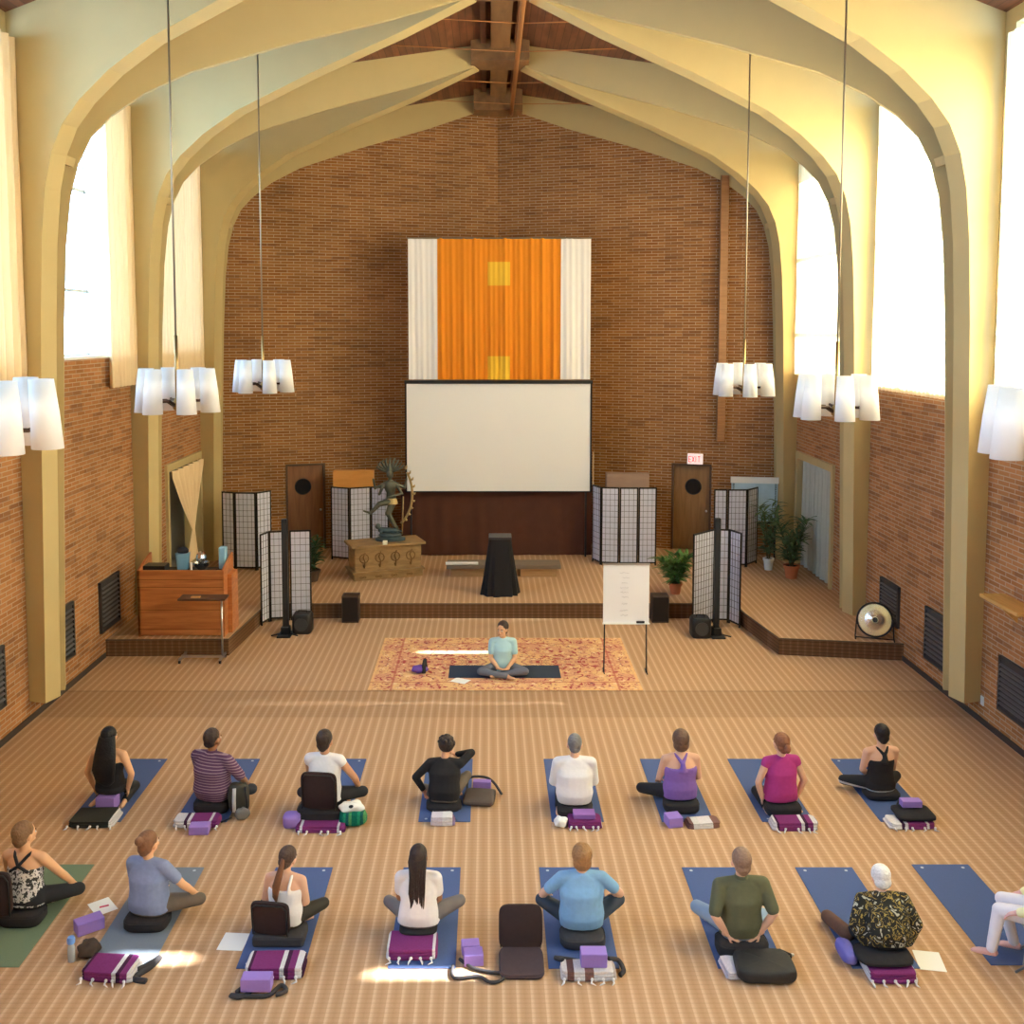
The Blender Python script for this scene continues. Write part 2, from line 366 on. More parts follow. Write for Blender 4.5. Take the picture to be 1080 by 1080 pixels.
# end wall: two brick planes meeting in a shallow V
A0, AP = Vector((7.25, 24.88)), Vector((0, 27.15))
ANG = math.atan2(AP.y-A0.y, A0.x)                        # lean of each half in plan
for sgn in (-1, 1):
    Lw = (AP-A0).length + .1
    doorx = (4.92 if sgn > 0 else 4.90)
    s0 = (7.25-doorx)/cos(ANG)                           # distance of the door centre along the wall from the outer end
    mb = MB(); th = .3; hz = 2.53; dw = .5
    # local x runs from the outer end inwards
    for (xa, xb, za, zb) in ((0, s0-dw, 0, 12.4), (s0+dw, Lw, 0, 12.4), (s0-dw, s0+dw, hz, 12.4), (s0-dw, s0+dw, 0, STG)):
        mb.b2(xa, xb, 0, th, za, zb)
    if sgn < 0:
        o = mb.build('wall_end_left', BRICK_SHADED); o.location = (-7.25, 24.88, 0); o.rotation_euler = (0, 0, ANG)
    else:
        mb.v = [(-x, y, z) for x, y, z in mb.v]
        o = mb.build('wall_end_right', BRICK_SHADED); o.location = (7.25, 24.88, 0); o.rotation_euler = (0, 0, -ANG)
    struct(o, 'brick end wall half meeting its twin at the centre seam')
    # door set in the opening
    dcol = wood_mat('door_wood_left', (.20, .075, .03), (.30, .13, .05), (6, 6, .8)) if sgn < 0 else wood_mat('door_wood_right', (.24, .12, .04), (.34, .18, .07), (6, 6, .8))
    c = Vector((sgn*(7.25-s0*cos(ANG)), 24.88+s0*sin(ANG), 0))
    d = bpy.data.objects.new('door_1' if sgn < 0 else 'door_2', None); COL.objects.link(d); d.location = c; d.rotation_euler = (0, 0, -sgn*ANG)
    struct(d, 'wooden door with a round dark window')
    px = -.06 if sgn < 0 else .04
    MB().b2(-.48, .48, .10, .16, STG, 2.49).build('door_panel', dcol, d, bevel=.005)
    fr = MB(); fr.b2(-.5, -.45, -.02, .24, STG, hz); fr.b2(.45, .5, -.02, .24, STG, hz); fr.b2(-.5, .5, -.02, .24, hz-.05, hz)
    fr.build('door_frame', wood_mat('dark_door_frame', (.07, .035, .02), (.12, .06, .03)), d)
    MB().cyl((px, .10, 1.93), (px, .085, 1.93), .19, n=32).build('round_window', mat('dark_glass', (.01, .01, .012), .1), d, smooth='auto')
    rg = MB(); rg.tube([(px+.2*cos(2*pi*k/32), .09, 1.93+.2*sin(2*pi*k/32)) for k in range(33)], .012, 6); rg.build('window_ring', BLACK, d, smooth=True)
    MB().ell((.38, .06, 1.32), (.03, .04, .03)).build('door_knob', STEEL, d, smooth=True)
struct(MB().b2(-7.5, 7.5, 28.2, 28.6, 0, 12.4).build('wall_far', BRICK), 'outer wall behind the end wall')

# arched ribs: a zigzag of plaster plates from each column to the ridge
CURVE = [(.55, 11.57), (1.8, 11.07), (3.45, 10.50), (4.9, 9.93), (5.55, 9.55), (6.0, 9.18), (6.28, 8.85), (6.46, 8.45), (6.58, 7.95), (6.66, 7.2), (6.72, 6.0), (6.78, 4.0), (6.86, 0)]
def outer(i, s, z):
    if z <= 7.95: return (WX+.02, z)
    m = {8.45: (WX+.02, 8.9), 8.85: (WX+.02, 9.7), 9.18: (WX+.02, roof(WX)), 9.55: (6.3, roof(6.3)), 9.93: (5.2, roof(5.2))}
    return m.get(z, (s, roof(s)))
def rib(sgn, ynode, ycol, th, dx=0.0, z0=0.0, label=''):
    """plate whose face nearest the balcony runs in plan from the ridge node to the column"""
    d = Vector((6.86-.55, ycol-ynode)).normalized(); nrm = Vector((-d.y, d.x)) * th     # towards +y
    mb = MB(); I, O = [], []
    for i, (s, z) in enumerate(CURVE):
        if z <= z0: z = z0
        so, zo = outer(i, s, z); w = min(1, max(0, (9.6-z)/1.0))
        s2 = s + dx*w
        I.append((s2, z)); O.append((so, max(zo, z0)))
    def P(s, z, far): 
        y = ynode + (s-.55)/(6.86-.55)*(ycol-ynode)
        p = Vector((s, y)) + (nrm if far else Vector((0, 0))); return (sgn*p.x, p.y, z)
    n = len(I)
    for far in (0, 1):
        mb.v += [P(*p, far) for p in I] + [P(*p, far) for p in O]
    for i in range(n-1):
        a, b = i, i+1
        mb.f += [(a, b, n+b, n+a), (2*n+a, 3*n+a, 3*n+b, 2*n+b), (a, 2*n+a, 2*n+b, b), (n+a, n+b, 3*n+b, 3*n+a)]
    mb.f += [(0, n, 3*n, 2*n), (n-1, 3*n-1, 4*n-1, 2*n-1)]
    return struct(mb.build('arch_rib', PAINT), label)
for (y, z0) in RIBS + [(24.7, STG)]:
    for sgn in (-1, 1):
        side = 'left' if sgn < 0 else 'right'
        rib(sgn, y-2.30, y-.42, .33, .06, z0, f'cream plaster arch rib rising towards the balcony on the {side}')
        rib(sgn, y+2.38 if y < 24 else 26.95, y+.17, .13, 0, z0, f'cream plaster arch rib rising towards the stage on the {side}')
        sx = sgn*6.52
        struct(MB().box((sgn*6.62, y-.02, 8.46), (.30, .46, .13), Matrix.Rotation(-sgn*.25, 3, 'Y')).build('spring_block', PAINT), 'small plaster block between the twin ribs')
        struct(MB().b2(sgn*7.0, sgn*(WX+.05), y-.3, y+.25, z0, 10.2).build('column_core', PAINT), 'plaster core between the twin ribs')
# wooden node blocks at the ridge
for y in [c+2.35 for c in COLY] + [1.2-2.35]:
    struct(MB().b2(-.62, .62, y-.42, y+.42, 11.60, 12.05).build('ridge_block', DECKY, bevel=.01), 'wooden block joining the ribs at the ridge')
struct(MB().b2(-.62, .62, 26.3, 27.3, 11.5, 12.05).build('ridge_block', DECKY), 'wooden block against the end wall')
# sprinkler pipe with cross branches under the ridge
pp = tag(MB().tube([(.34, -4.2, 11.45), (.34, 26.6, 11.45)], .05, 10).build('sprinkler_pipe', mat('rust_orange_pipe', (.46, .20, .07), .5), smooth=True), 'long rust orange sprinkler pipe running under the ceiling ridge', 'pipe')
for y in (14.2, 18.9, 20.8, 23.4, 25.5):
    MB().tube([(.34, y, 11.47), (2.4, y+.3, 11.55 if y > 24 else 11.62)], .011, 6).build('branch_pipe', MATS['rust_orange_pipe'], pp, smooth=True)
    MB().tube([(.34, y, 11.47), (-2.2, y-.2, 11.55)], .009, 6).build('branch_pipe', MATS['rust_orange_pipe'], pp, smooth=True)

# windows
wn = 0
def window(sgn, y0, y1, z0=SILL, z1=10.25):
    global wn; wn += 1
    if sgn > 0: z0 = SILLR
    w = bpy.data.objects.new('window_%d' % wn, None); COL.objects.link(w); w.location = (sgn*(WX+.22), y0, 0); struct(w, 'tall metal framed window')
    f = MB(); W = y1-y0; t = .05
    for z in (z0+.03, z0+1.15, z0+2.9, z1-.03): f.b2(-.03, .03, 0, W, z-t/2, z+t/2)
    for k in range(4): f.b2(-.03, .03, W*k/3-t/2, W*k/3+t/2, z0, z1)
    f.build('window_frame', mat('window_frame_grey', (.55, .58, .60), .5), w)
    MB().b2(-.004, .004, 0, W, z0, z1).build('window_glass', GLASS, w)
    MB().b2(-.26 if sgn > 0 else -.05, .05 if sgn > 0 else .26, 0, W, z0-.03, z0+.02).build('window_sill', WHITEP, w)
for sgn in (-1, 1):
    for (a, b) in bays(): window(sgn, a+.42 if a > -4 else -3.3, b-.62)

# curtains
def curtain(sgn, y0, y1, z0, z1, label, m, x=None, amp=.035, wav=.17, slits=(), taper=0.0, group=None, seed=0, top1=None):
    rnd = random.Random(seed+int(y0*10)); x = WX-.06 if x is None else x
    ny = max(12, int((y1-y0)/.025)); zs = sorted(set([z0+(z1-z0)*k/14 for k in range(15)] + [q for s in slits for q in (s[1], s[2])]))
    ph = [rnd.uniform(-.5, .5) for _ in range(8)]
    mb = MB(); cols = len(zs)
    ys = [y0+(y1-y0)*i/ny for i in range(ny+1)]
    for i, y in enumerate(ys):
        for z in zs:
            t = (z-z0)/(z1-z0); u = y0+(y-y0)*(1+taper*(t-1)) if taper >= 0 else y1-(y1-y)*(1-taper*(t-1))
            a = 2*pi*(y-y0)/wav + ph[0] + .6*sin(1.7*y+ph[1]*6) + .25*sin(3*z+ph[2])
            d = amp*sin(a)*(.7+.3*(1-t)) + .012*sin(2.3*a+1)
            mb.v.append((sgn*(x-abs(amp)-d), u, z))
    for i in range(ny):
        for j in range(cols-1):
            yc = (ys[i]+ys[i+1])/2; zc = (zs[j]+zs[j+1])/2
            if any(abs(yc-s[0]) < s[3] and s[1] < zc < s[2] for s in slits): continue
            a = i*cols+j; mb.f.append((a, a+cols, a+cols+1, a+1))
    o = mb.build('curtain', m, smooth=True); return tag(o, label, 'curtain', group)
TOP = 10.12
# left: partly drawn
curtain(-1, 18.35, 20.0, 4.87, 10.15, 'cream curtain gathered at the far side of the partly open left window', DRAPE, wav=.2, amp=.06)
curtain(-1, 13.55, 15.0, 4.80, 10.1, 'cream curtain at the left edge of the picture, before the nearest left rib', DRAPE, wav=.22, amp=.06)
curtain(-1, 20.6, 24.35, 4.85, 10.1, 'cream curtain over the left window nearest the stage', DRAPE, wav=.2, amp=.05)
curtain(-1, 11.1, 11.9, 4.8, 10.1, 'cream curtain gathered beside the nearer left window, outside the picture', DRAPE, wav=.2, amp=.06)
# right: drawn shut, sunlight behind, with narrow slits where two halves meet
curtain(1, 15.75, 19.46, 4.80, 10.1, 'bright sunlit sheer curtain between the first and second right ribs', SHEER, slits=[(18.25, 5.55, 6.9, .05)])
curtain(1, 20.45, 24.3, 4.85, 10.1, 'bright sunlit sheer curtain on the right nearest the stage', SHEER_DIM)
curtain(1, 11.02, 14.76, 4.80, 10.1, 'bright sunlit sheer curtain at the right edge of the picture', SHEER)
curtain(1, 6.3, 10.05, 4.80, 10.1, 'sheer curtain on the right window beside the front rows, outside the picture', SHEER, slits=[(8.92, 5.95, 6.75, .05), (9.15, 8.15, 8.7, .045)])
curtain(1, 1.6, 2.3, 4.80, 10.1, 'sheer curtain gathered open on the right window beside the balcony, outside the picture', SHEER)
curtain(1, -3.3, .7, 4.80, 10.1, 'sheer curtain on the right window behind the balcony, outside the picture', SHEER)

# side exits with drapes
def side_exit(sgn, n):
    d = bpy.data.objects.new('door_%d' % n, None); COL.objects.link(d); d.location = (sgn*WX, 21.62, STG); struct(d, 'wide side opening with pale frame')
    W = 2.62; H = 3.02-STG
    f = MB(); f.b2(-.06*1, .36, 0, .12, 0, H) ; f.b2(-.06, .36, W-.12, W, 0, H); f.b2(-.06, .36, .12, W-.12, H-.16, H)
    if sgn < 0: f.v = [(-x, y, z) for x, y, z in f.v]
    f.build('door_frame', PAINT, d)
    b = MB(); b.b2(1.3, 1.4, -.3, W+.3, -.3, H+.3); b.b2(.34, 1.4, -.35, -.3, -.3, H+.3); b.b2(.34, 1.4, W+.3, W+.35, -.3, H+.3); b.b2(.34, 1.4, -.35, W+.35, H+.25, H+.3); b.b2(.02, 1.4, -.35, W+.35, -.35, -.002)
    if sgn < 0: b.v = [(-x, y, z) for x, y, z in b.v]
    b.build('vestibule', GREYP, d)
side_exit(-1, 3); side_exit(1, 4)
# left: drape tied back in the middle
def tied(sgn, y0, y1, zt, zb, ytie, ztie, x, label, m, flare=.35):
    mb = MB(); n = 40; K = 16
    for i in range(n+1):
        for k in range(K+1):
            z = zt + (zb-zt)*k/K; u = i/n
            g = (abs(z-ztie)/(zt-ztie) if z > ztie else abs(z-ztie)/(ztie-zb)*flare); g = min(1, .06+g)
            yf = y0+(y1-y0)*u; y = ytie + (yf-ytie)*g
            mb.v.append((sgn*(x + (.05*sin(u*36+k*.2))*(.3+g*.7)), y, z))
    for i in range(n):
        for k in range(K): a = i*(K+1)+k; mb.f.append((a, a+K+1, a+K+2, a+1))
    return tag(mb.build('curtain', m, smooth=True), label, 'curtain')
tied(-1, 21.75, 24.0, 2.86, .62, 23.25, 1.32, 7.08, 'cream drape tied back in the left side exit', DRAPE)
o = MB()
curtain(1, 21.95, 23.85, .36, 2.84, 'grey green drape hanging in the right side exit', mat('grey_green_cloth', (.42, .44, .38), .9, .1), x=7.25, amp=.04, wav=.3)
curtain(-1, 21.76, 22.0, .35, 2.84, 'narrow white sheet standing for bright light, near side of the left side exit', sheer_mat('white_light_strip', (.9, .9, .9), .2), x=7.36, amp=.03, wav=.12)  # white sheet stands in for a vertical strip of bright light

# wall grilles and fittings
def grille(sgn, y0, y1, z0, z1, label, n=9):
    t = thing('wall_vent', label, 'vent', (sgn*WX, (y0+y1)/2, z0), 0, None)
    w = y1-y0; h = z1-z0; s = -sgn
    MB().b2(0, s*.03, -w/2, w/2, 0, h).build('back_plate', mat('dark_grille', (.06, .055, .055), .5, metal=.3), t)
    f = MB()
    for a, b, c, d in ((-w/2, w/2, 0, .05), (-w/2, w/2, h-.05, h), (-w/2, -w/2+.05, 0, h), (w/2-.05, w/2, 0, h)): f.b2(s*.03, s*.05, a, b, c, d)
    f.build('vent_frame', MATS['dark_grille'], t)
    l = MB()
    for k in range(n): l.box((s*.045, 0, .08+(h-.16)*(k+.5)/n), (.035, w-.1, .012), Matrix.Rotation(s*.6, 3, 'Y'))
    l.build('louver', mat('grille_louver', (.16, .16, .17), .4, metal=.5), t)
grille(1, 13.45, 14.40, .42, 1.22, 'dark louvred vent in the right wall below the wooden shelf')
grille(1, 18.02, 18.88, .52, 1.28, 'dark vent in the right wall behind the round gong')
grille(-1, 13.25, 14.18, .55, 1.44, 'dark vent in the left wall at the left edge of the picture')
grille(-1, 17.77, 18.70, .50, 1.42, 'dark vent in the left wall beside the wooden lectern')
grille(1, 16.0, 16.9, .36, 1.26, 'dark vent in the right wall just behind the nearest right rib')
grille(-1, 15.9, 16.62, .50, 1.42, 'dark vent in the left wall just behind the nearest left rib')
sh = thing('wall_shelf', 'light wooden bracket shelf on the right brick wall', 'shelf', (WX, 13.9, 2.08))
MB().b2(-.36, 0, -.55, .5, 0, .05).build('shelf_board', wood_mat('oak', (.50, .27, .07), (.66, .38, .12), (8, 1, 8)), sh, bevel=.006)
b = MB(); b.add([(-.3, .1, 0), (0, .1, 0), (0, .1, -.28), (-.3, .16, 0), (0, .16, 0), (0, .16, -.28)], [(0, 1, 2), (3, 5, 4), (0, 3, 4, 1), (1, 4, 5, 2), (2, 5, 3, 0)])
b.build('bracket', MATS['oak'], sh)
tag(MB().b2(WX-.015, WX, 14.86, 14.95, .28, .42).build('wall_outlet', WHITEP, bevel=.004), 'small white outlet low on the right brick wall', 'outlet')
tag(MB().b2(5.47, 5.66, 25.22, 25.36, 3.15, 9.7).build('wooden_batten', wood_mat('batten', (.26, .12, .05), (.36, .18, .08))), 'tall wooden batten fixed to the right half of the end wall', 'batten')

# ------------------------------------------------------------------ pendant lamps
SHADE = bpy.data.materials.new('white_lamp_shade'); SHADE.use_nodes = True
n_, l_ = nodes(SHADE); n_.remove(n_['Principled BSDF'])
d_ = n_.new('ShaderNodeBsdfDiffuse'); d_.inputs[0].default_value = (.90, .90, .90, 1); t_ = n_.new('ShaderNodeBsdfTranslucent'); t_.inputs[0].default_value = (.92, .92, .92, 1)
a_ = n_.new('ShaderNodeMixShader'); a_.inputs[0].default_value = .45; l_.new(d_.outputs[0], a_.inputs[1]); l_.new(t_.outputs[0], a_.inputs[2]); l_.new(a_.outputs[0], n_['Material Output'].inputs[0])
def lamp(x, y, label, z=5.04, rot=0):
    t = thing('pendant_lamp', label, 'lamp', (x, y, z), rot, 'white pendant lamps')
    zt = roof(x) - z
    MB().cyl((0, 0, -.2), (0, 0, .70), .022).build('lamp_stem', mat('aged_brass', (.36, .24, .10), .35, metal=.9), t, smooth=True)
    MB().cyl((0, 0, .68), (0, 0, zt), .013, n=8).build('hanging_rod', mat('rod_metal', (.30, .25, .18), .4, metal=.8), t, smooth=True)
    MB().lathe([(.02, zt-.08), (.08, zt-.02), (.08, zt)], n=16).build('ceiling_canopy', MATS['aged_brass'], t, smooth=True)
    MB().lathe([(.01, -.27), (.05, -.24), (.065, -.19), (.05, -.14), (.03, -.10)], n=16).build('hub', MATS['aged_brass'], t, smooth=True)
    for k in range(6):
        a = -pi/2 + radians(15+60*k); c, s = cos(a), sin(a); R_ = .40
        ar = MB().tube([(.03*c, .03*s, -.20), (.14*c, .14*s, -.13), (.28*c, .28*s, -.13), (.40*c, .40*s, -.08), (R_*c, R_*s, .02)], [.026, .022, .018, .015, .013], 8).build('lamp_arm', mat('dark_bronze', (.07, .04, .03), .4, metal=.7), t, smooth=True)
        mb = MB(); N = 20
        for (r, zz, ro) in ((.096, .28, .385), (.110, .02, .405), (.124, -.28, .42)):
            mb.v += [(ro*c + r*cos(2*pi*j/N), ro*s + r*sin(2*pi*j/N), zz) for j in range(N)]
        for i in range(2):
            for j in range(N): q = i*N+j; w = i*N+(j+1) % N; mb.f.append((q, w, w+N, q+N))
        o = mb.build('lamp_shade', SHADE, t, smooth=True)
        so = o.modifiers.new('solid', 'SOLIDIFY'); so.thickness = .006
        MB().ell((.405*c, .405*s, .06), (.03, .03, .045)).build('bulb', mat('glowing_bulb', (1, .97, .92), .5, emit=(1, .95, .88), estr=5), t, smooth=True)
LAMPS = ((-4.23, 12.95, 'middle pendant lamp in the left row', 5.15), (4.20, 12.95, 'middle pendant lamp in the right row', 5.07),
         (-4.17, 17.65, 'farthest pendant lamp on the left, against the end wall', 5.12), (4.20, 17.65, 'farthest pendant lamp on the right, against the brick end wall', 5.06),
         (-4.20, 8.02, 'nearest pendant lamp, cut off by the left edge of the picture', 5.25), (4.22, 8.02, 'nearest pendant lamp, cut off by the right edge of the picture', 5.19))
for (x, y, l, z) in LAMPS: lamp(x, y, l, z, rot=math.atan2(-(x+.25), y)*1.0)
# ================================================================== STAGE FURNITURE
SHOJI = bpy.data.materials.new('shoji_paper'); SHOJI.use_nodes = True
n_, l_ = nodes(SHOJI); n_.remove(n_['Principled BSDF'])
d_ = n_.new('ShaderNodeBsdfDiffuse'); d_.inputs[0].default_value = (.78, .80, .96, 1); t_ = n_.new('ShaderNodeBsdfTranslucent'); t_.inputs[0].default_value = (.8, .8, .78, 1)
a_ = n_.new('ShaderNodeMixShader'); a_.inputs[0].default_value = .3; l_.new(d_.outputs[0], a_.inputs[1]); l_.new(t_.outputs[0], a_.inputs[2]); l_.new(a_.outputs[0], n_['Material Output'].inputs[0])
LACQ = mat('black_lacquer', (.02, .016, .014), .35)
def shoji(pts, z, h, label, nx=4, nz=13):
    c = pts[len(pts)//2]
    t = thing('shoji_screen', label, 'folding screen', (c[0], c[1], z), 0, None)
    for a, b in zip(pts[:-1], pts[1:]):
        v = Vector((b[0]-a[0], b[1]-a[1])); w = v.length - .012; ang = math.atan2(v.y, v.x); mid = ((a[0]+b[0])/2-c[0], (a[1]+b[1])/2-c[1], 0)
        f = MB(); r = .032; q = w/2
        for x0, x1, z0, z1 in ((-q, -q+r, 0, h), (q-r, q, 0, h), (-q, q, h-r, h), (-q, q, .05, .05+r)): f.b2(x0, x1, -.012, .012, z0, z1)
        n = max(3, round(w/.10))
        fo = f.build('panel_frame', LACQ, t, loc=mid, rot=(0, 0, ang))
        g = MB()
        for k in range(1, n): g.b2(-q+w*k/n-.003, -q+w*k/n+.003, -.009, .009, .08, h-r)
        for k in range(1, nz): zz = .08+(h-r-.08)*k/nz; g.b2(-q, q, -.008, .008, zz-.003, zz+.003)
        g.build('lattice', LACQ, fo)
        MB().b2(-q+.02, q-.02, -.003, .003, .07, h-.02).build('paper_panel', SHOJI, fo)
    return t
shoji([(-6.50, 23.55), (-6.17, 23.42), (-5.66, 23.38), (-5.38, 23.72)], STG, 1.84, 'white and black shoji screen before the left door of the end wall')
shoji([(-4.80, 19.95), (-4.70, 20.28), (-4.30, 20.36), (-3.86, 20.42)], 0, 1.86, 'left of the two shoji screens standing on the lower floor before the stage')
shoji([(-4.10, 24.55), (-3.62, 24.35), (-3.12, 24.55), (-2.66, 24.38)], STG, 1.80, 'shoji screen behind the dancing statue, left of the brown drape')
shoji([(2.28, 24.35), (2.44, 23.95), (2.87, 23.88), (3.32, 23.88), (3.76, 23.88)], STG, 1.88, 'four panel shoji screen right of the brown drape')
shoji([(5.08, 23.75), (5.40, 23.72), (5.87, 23.72), (6.22, 24.12)], STG, 1.86, 'shoji screen beside the right door, in front of the display board')
shoji([(3.78, 19.68), (4.32, 20.22), (4.62, 20.18), (4.76, 19.80)], 0, 1.92, 'right of the two shoji screens standing on the lower floor before the stage')

# tall panels behind the screens
tag(MB().b2(-4.10, -3.10, 24.95, 25.2, STG, 2.44).build('partition_board', wood_mat('orange_wood', (.62, .27, .06), (.74, .35, .09), (1, 1, 4), .5), bevel=.01), 'tall bright orange wood panel behind the left shoji screen', 'panel')
tag(MB().b2(2.68, 3.74, 24.95, 25.2, STG, 2.37).build('partition_board', wood_mat('dull_brown_board', (.30, .19, .14), (.36, .23, .17), (1, 1, 4), .6), bevel=.01), 'tall dull brown board behind the right four panel shoji screen', 'panel')

# projection screen, banner, drape
sc = thing('projection_screen', 'large white projection screen in a black frame on the end wall', 'screen', (0, 24.78, 1.93))
MB().b2(-2.25, 2.25, -.01, .01, .02, 2.70).build('screen_surface', mat('screen_white', (.80, .79, .79), .85), sc)
f = MB(); f.b2(-2.30, 2.30, -.05, .04, 2.68, 2.76); f.b2(-2.29, -2.25, -.03, .03, 0, 2.7); f.b2(2.25, 2.29, -.03, .03, 0, 2.7); f.b2(-2.29, 2.29, -.03, .03, 0, .03)
f.build('screen_frame', BLACK, sc)
for k in (-1, 1): MB().b2(k*2.16-.02, k*2.16+.02, .02, .08, -1.62, 2.7).build('screen_leg', DMETAL, sc)
MB().cyl((2.33, -.02, -1.62), (2.33, -.02, 1.0), .014).build('stand_pole', mat('tan_pole', (.60, .42, .22), .5), sc)
def cloth(x0, x1, z0, z1, nx, amp, wav, seed, y=0, bow=0, sharp=1.0, flare=0):
    r = random.Random(seed); mb = MB(); K = 12; ph = [r.uniform(0, 6.28) for _ in range(5)]
    for i in range(nx+1):
        u = i/nx; x = x0+(x1-x0)*u
        for k in range(K+1):
            v = k/K; z = z0+(z1-z0)*v; a = 2*pi*x/wav
            d = amp*(.45+.55*(1-v))*(.42*sin(a+ph[0]+1.4*sin(2.1*x+ph[1])+.5*v) + .30*sin(2.37*a+ph[2]+1.1*sin(3.3*x)+v) + .35*sin(.38*a+ph[3]-.4*v))
            xx = x + flare*(1-v)*(u-.5)*2
            mb.v.append((xx, y+d, z - bow*(2*u-1)**2*0))
    for i in range(nx):
        for k in range(K): a = i*(K+1)+k; mb.f.append((a, a+K+1, a+K+2, a+1))
    return mb
bn = thing('hanging_banner', 'tall orange cloth banner with white side strips and yellow squares', 'banner', (0, 24.62, 4.72))
MB().cyl((-2.2, 0, 3.40), (2.24, 0, 3.40), .02).build('banner_rod', mat('rod_metal', (.3, .25, .18), .4), bn)
cloth(-2.18, -1.47, 0, 3.40, 30, .045, .33, 1).build('side_strip', mat('white_banner_cloth', (.80, .76, .73), .9), bn, smooth=True)
cloth(1.50, 2.22, 0, 3.40, 30, .045, .36, 2).build('side_strip', MATS['white_banner_cloth'], bn, smooth=True)
ORB = sheer_mat('orange_silk', (.88, .30, .03), .15)
cloth(-1.48, 1.51, 0, 3.40, 150, .07, .30, 3).build('orange_panel', ORB, bn, smooth=True)
YEL = mat('yellow_silk', (.85, .50, .04), .8)
def patch(x0, x1, z0, z1):
    m = cloth(-1.48, 1.51, 0, 3.40, 150, .07, .30, 3); K = 13
    keep = []
    for q in m.f:
        cx_ = sum(m.v[i][0] for i in q)/4; cz = sum(m.v[i][2] for i in q)/4
        if x0 < cx_ < x1 and z0 < cz < z1: keep.append(q)
    used = sorted({i for q in keep for i in q}); mp = {i: k for k, i in enumerate(used)}
    m.v = [(m.v[i][0], m.v[i][1]-.012, m.v[i][2]) for i in used]; m.f = [tuple(mp[i] for i in q) for q in keep]
    return m
patch(-.27, .28, 2.20, 2.90).build('yellow_square', YEL, bn, smooth=True)
patch(-.27, .28, 0.0, .60).build('yellow_square', YEL, bn, smooth=True)
dr = tag(cloth(-2.42, 2.32, STG+.02, 1.98, 120, .035, .9, 8, y=24.95, flare=.0).build('brown_drape', mat('dark_brown_cloth', (.085, .030, .018), .9, .15, 3, sheen=.1), smooth=True), 'dark brown drape hanging below the projection screen', 'drape')

# low platform bench with a white roll
b = thing('low_bench', 'low wide platform bench before the brown drape on the stage', 'bench', (.08, 22.95, STG))
MB().b2(-1.28, 1.32, -.28, .28, .20, .29).build('bench_top', mat('grey_brown_top', (.20, .15, .11), .6, .1), b, bevel=.01)
MB().b2(-1.18, -.35, -.2, .2, 0, .20).build('bench_base', wood_mat('tan_wood', (.34, .20, .09), (.42, .25, .12)), b)
MB().b2(.4, 1.22, -.2, .2, 0, .20).build('bench_base', MATS['tan_wood'], b)
tag(MB().cyl((-1.22, 22.70, STG+.325), (-.48, 22.70, STG+.325), .035).build('paper_roll', PAPER, smooth='auto'), 'thin white paper roll lying on the left end of the low bench', 'paper roll')

# draped pedestal
p = thing('draped_pedestal', 'tall pedestal draped in black cloth at the centre of the stage', 'pedestal', (0, 21.35, STG))
mb = MB(); N = 72; rs = []
for k in range(15):
    v = k/14; z = 1.20*(1-v) ; hw = .235 + .165*v**1.1; hd = .24+.12*v; ring = []
    for j in range(N):
        a = 2*pi*j/N; e = 4.2-1.6*v
        x = hw*math.copysign(abs(cos(a))**(2/e), cos(a)); y = hd*math.copysign(abs(sin(a))**(2/e), sin(a))
        w = 1 + .07*v*sin(11*a+1.3) + .04*v*sin(17*a)
        ring.append((x*w, y*w, z + (.02*sin(5*a) if k == 14 else 0)*0))
    rs.append(ring)
mb.rings(rs).build('cloth_cover', mat('black_cloth', (.013, .012, .014), .85, bump=.2), p, smooth='auto')
MB().b2(-.24, .24, -.235, .235, 1.20, 1.245).build('pedestal_top', mat('black_top', (.035, .035, .04), .35), p, bevel=.012)

# carved altar chest and dancing statue
al = thing('carved_altar', 'carved pale wooden altar chest under the dancing statue', 'altar', (-2.62, 22.92, STG), radians(20))
AW = wood_mat('altar_wood', (.21, .12, .045), (.34, .21, .085), (2, 2, 8), .6)
MB().b2(-.80, .80, -.36, .36, 0, .16).build('plinth', AW, al, bevel=.015)
MB().b2(-.84, .84, -.40, .40, .155, .20).build('lower_moulding', AW, al, bevel=.012)
MB().b2(-.77, .77, -.33, .33, .20, .74).build('chest_body', AW, al, bevel=.008)
MB().b2(-.86, .86, -.41, .41, .74, .80).build('altar_top', AW, al, bevel=.014)
DK = mat('carving_recess', (.16, .085, .03), .8)
for k in range(4):
    x = -.56+k*.36; c = MB()
    c.tube([(x+.10*cos(t), -.335, .50+.10*sin(t)) for t in [i*pi/8 for i in range(17)]], .012, 6)
    c.tube([(x, -.335, .28), (x+.02, -.337, .42), (x-.02, -.337, .52), (x+.03, -.337, .64)], .016, 6)
    c.build('carved_scroll', DK, al, smooth=True)
    MB().ell((x, -.335, .33), (.03, .02, .03)).build('carved_boss', DK, al, smooth=True)
for k in range(4):
    MB().tube([(-.60+k*.36+.03*cos(t)*2.2, -.372, .08+.02*sin(2*t)) for t in [i*pi/8 for i in range(17)]], .008, 6).build('plinth_scroll', DK, al, smooth=True)
tag(MB().b2(-2.62, -2.52, 22.45, 22.55, STG+.80, STG+.89).build('white_votive', mat('lit_votive', (.9, .88, .75), .5), bevel=.01), 'small white cube candle at the front of the altar top', 'candle')

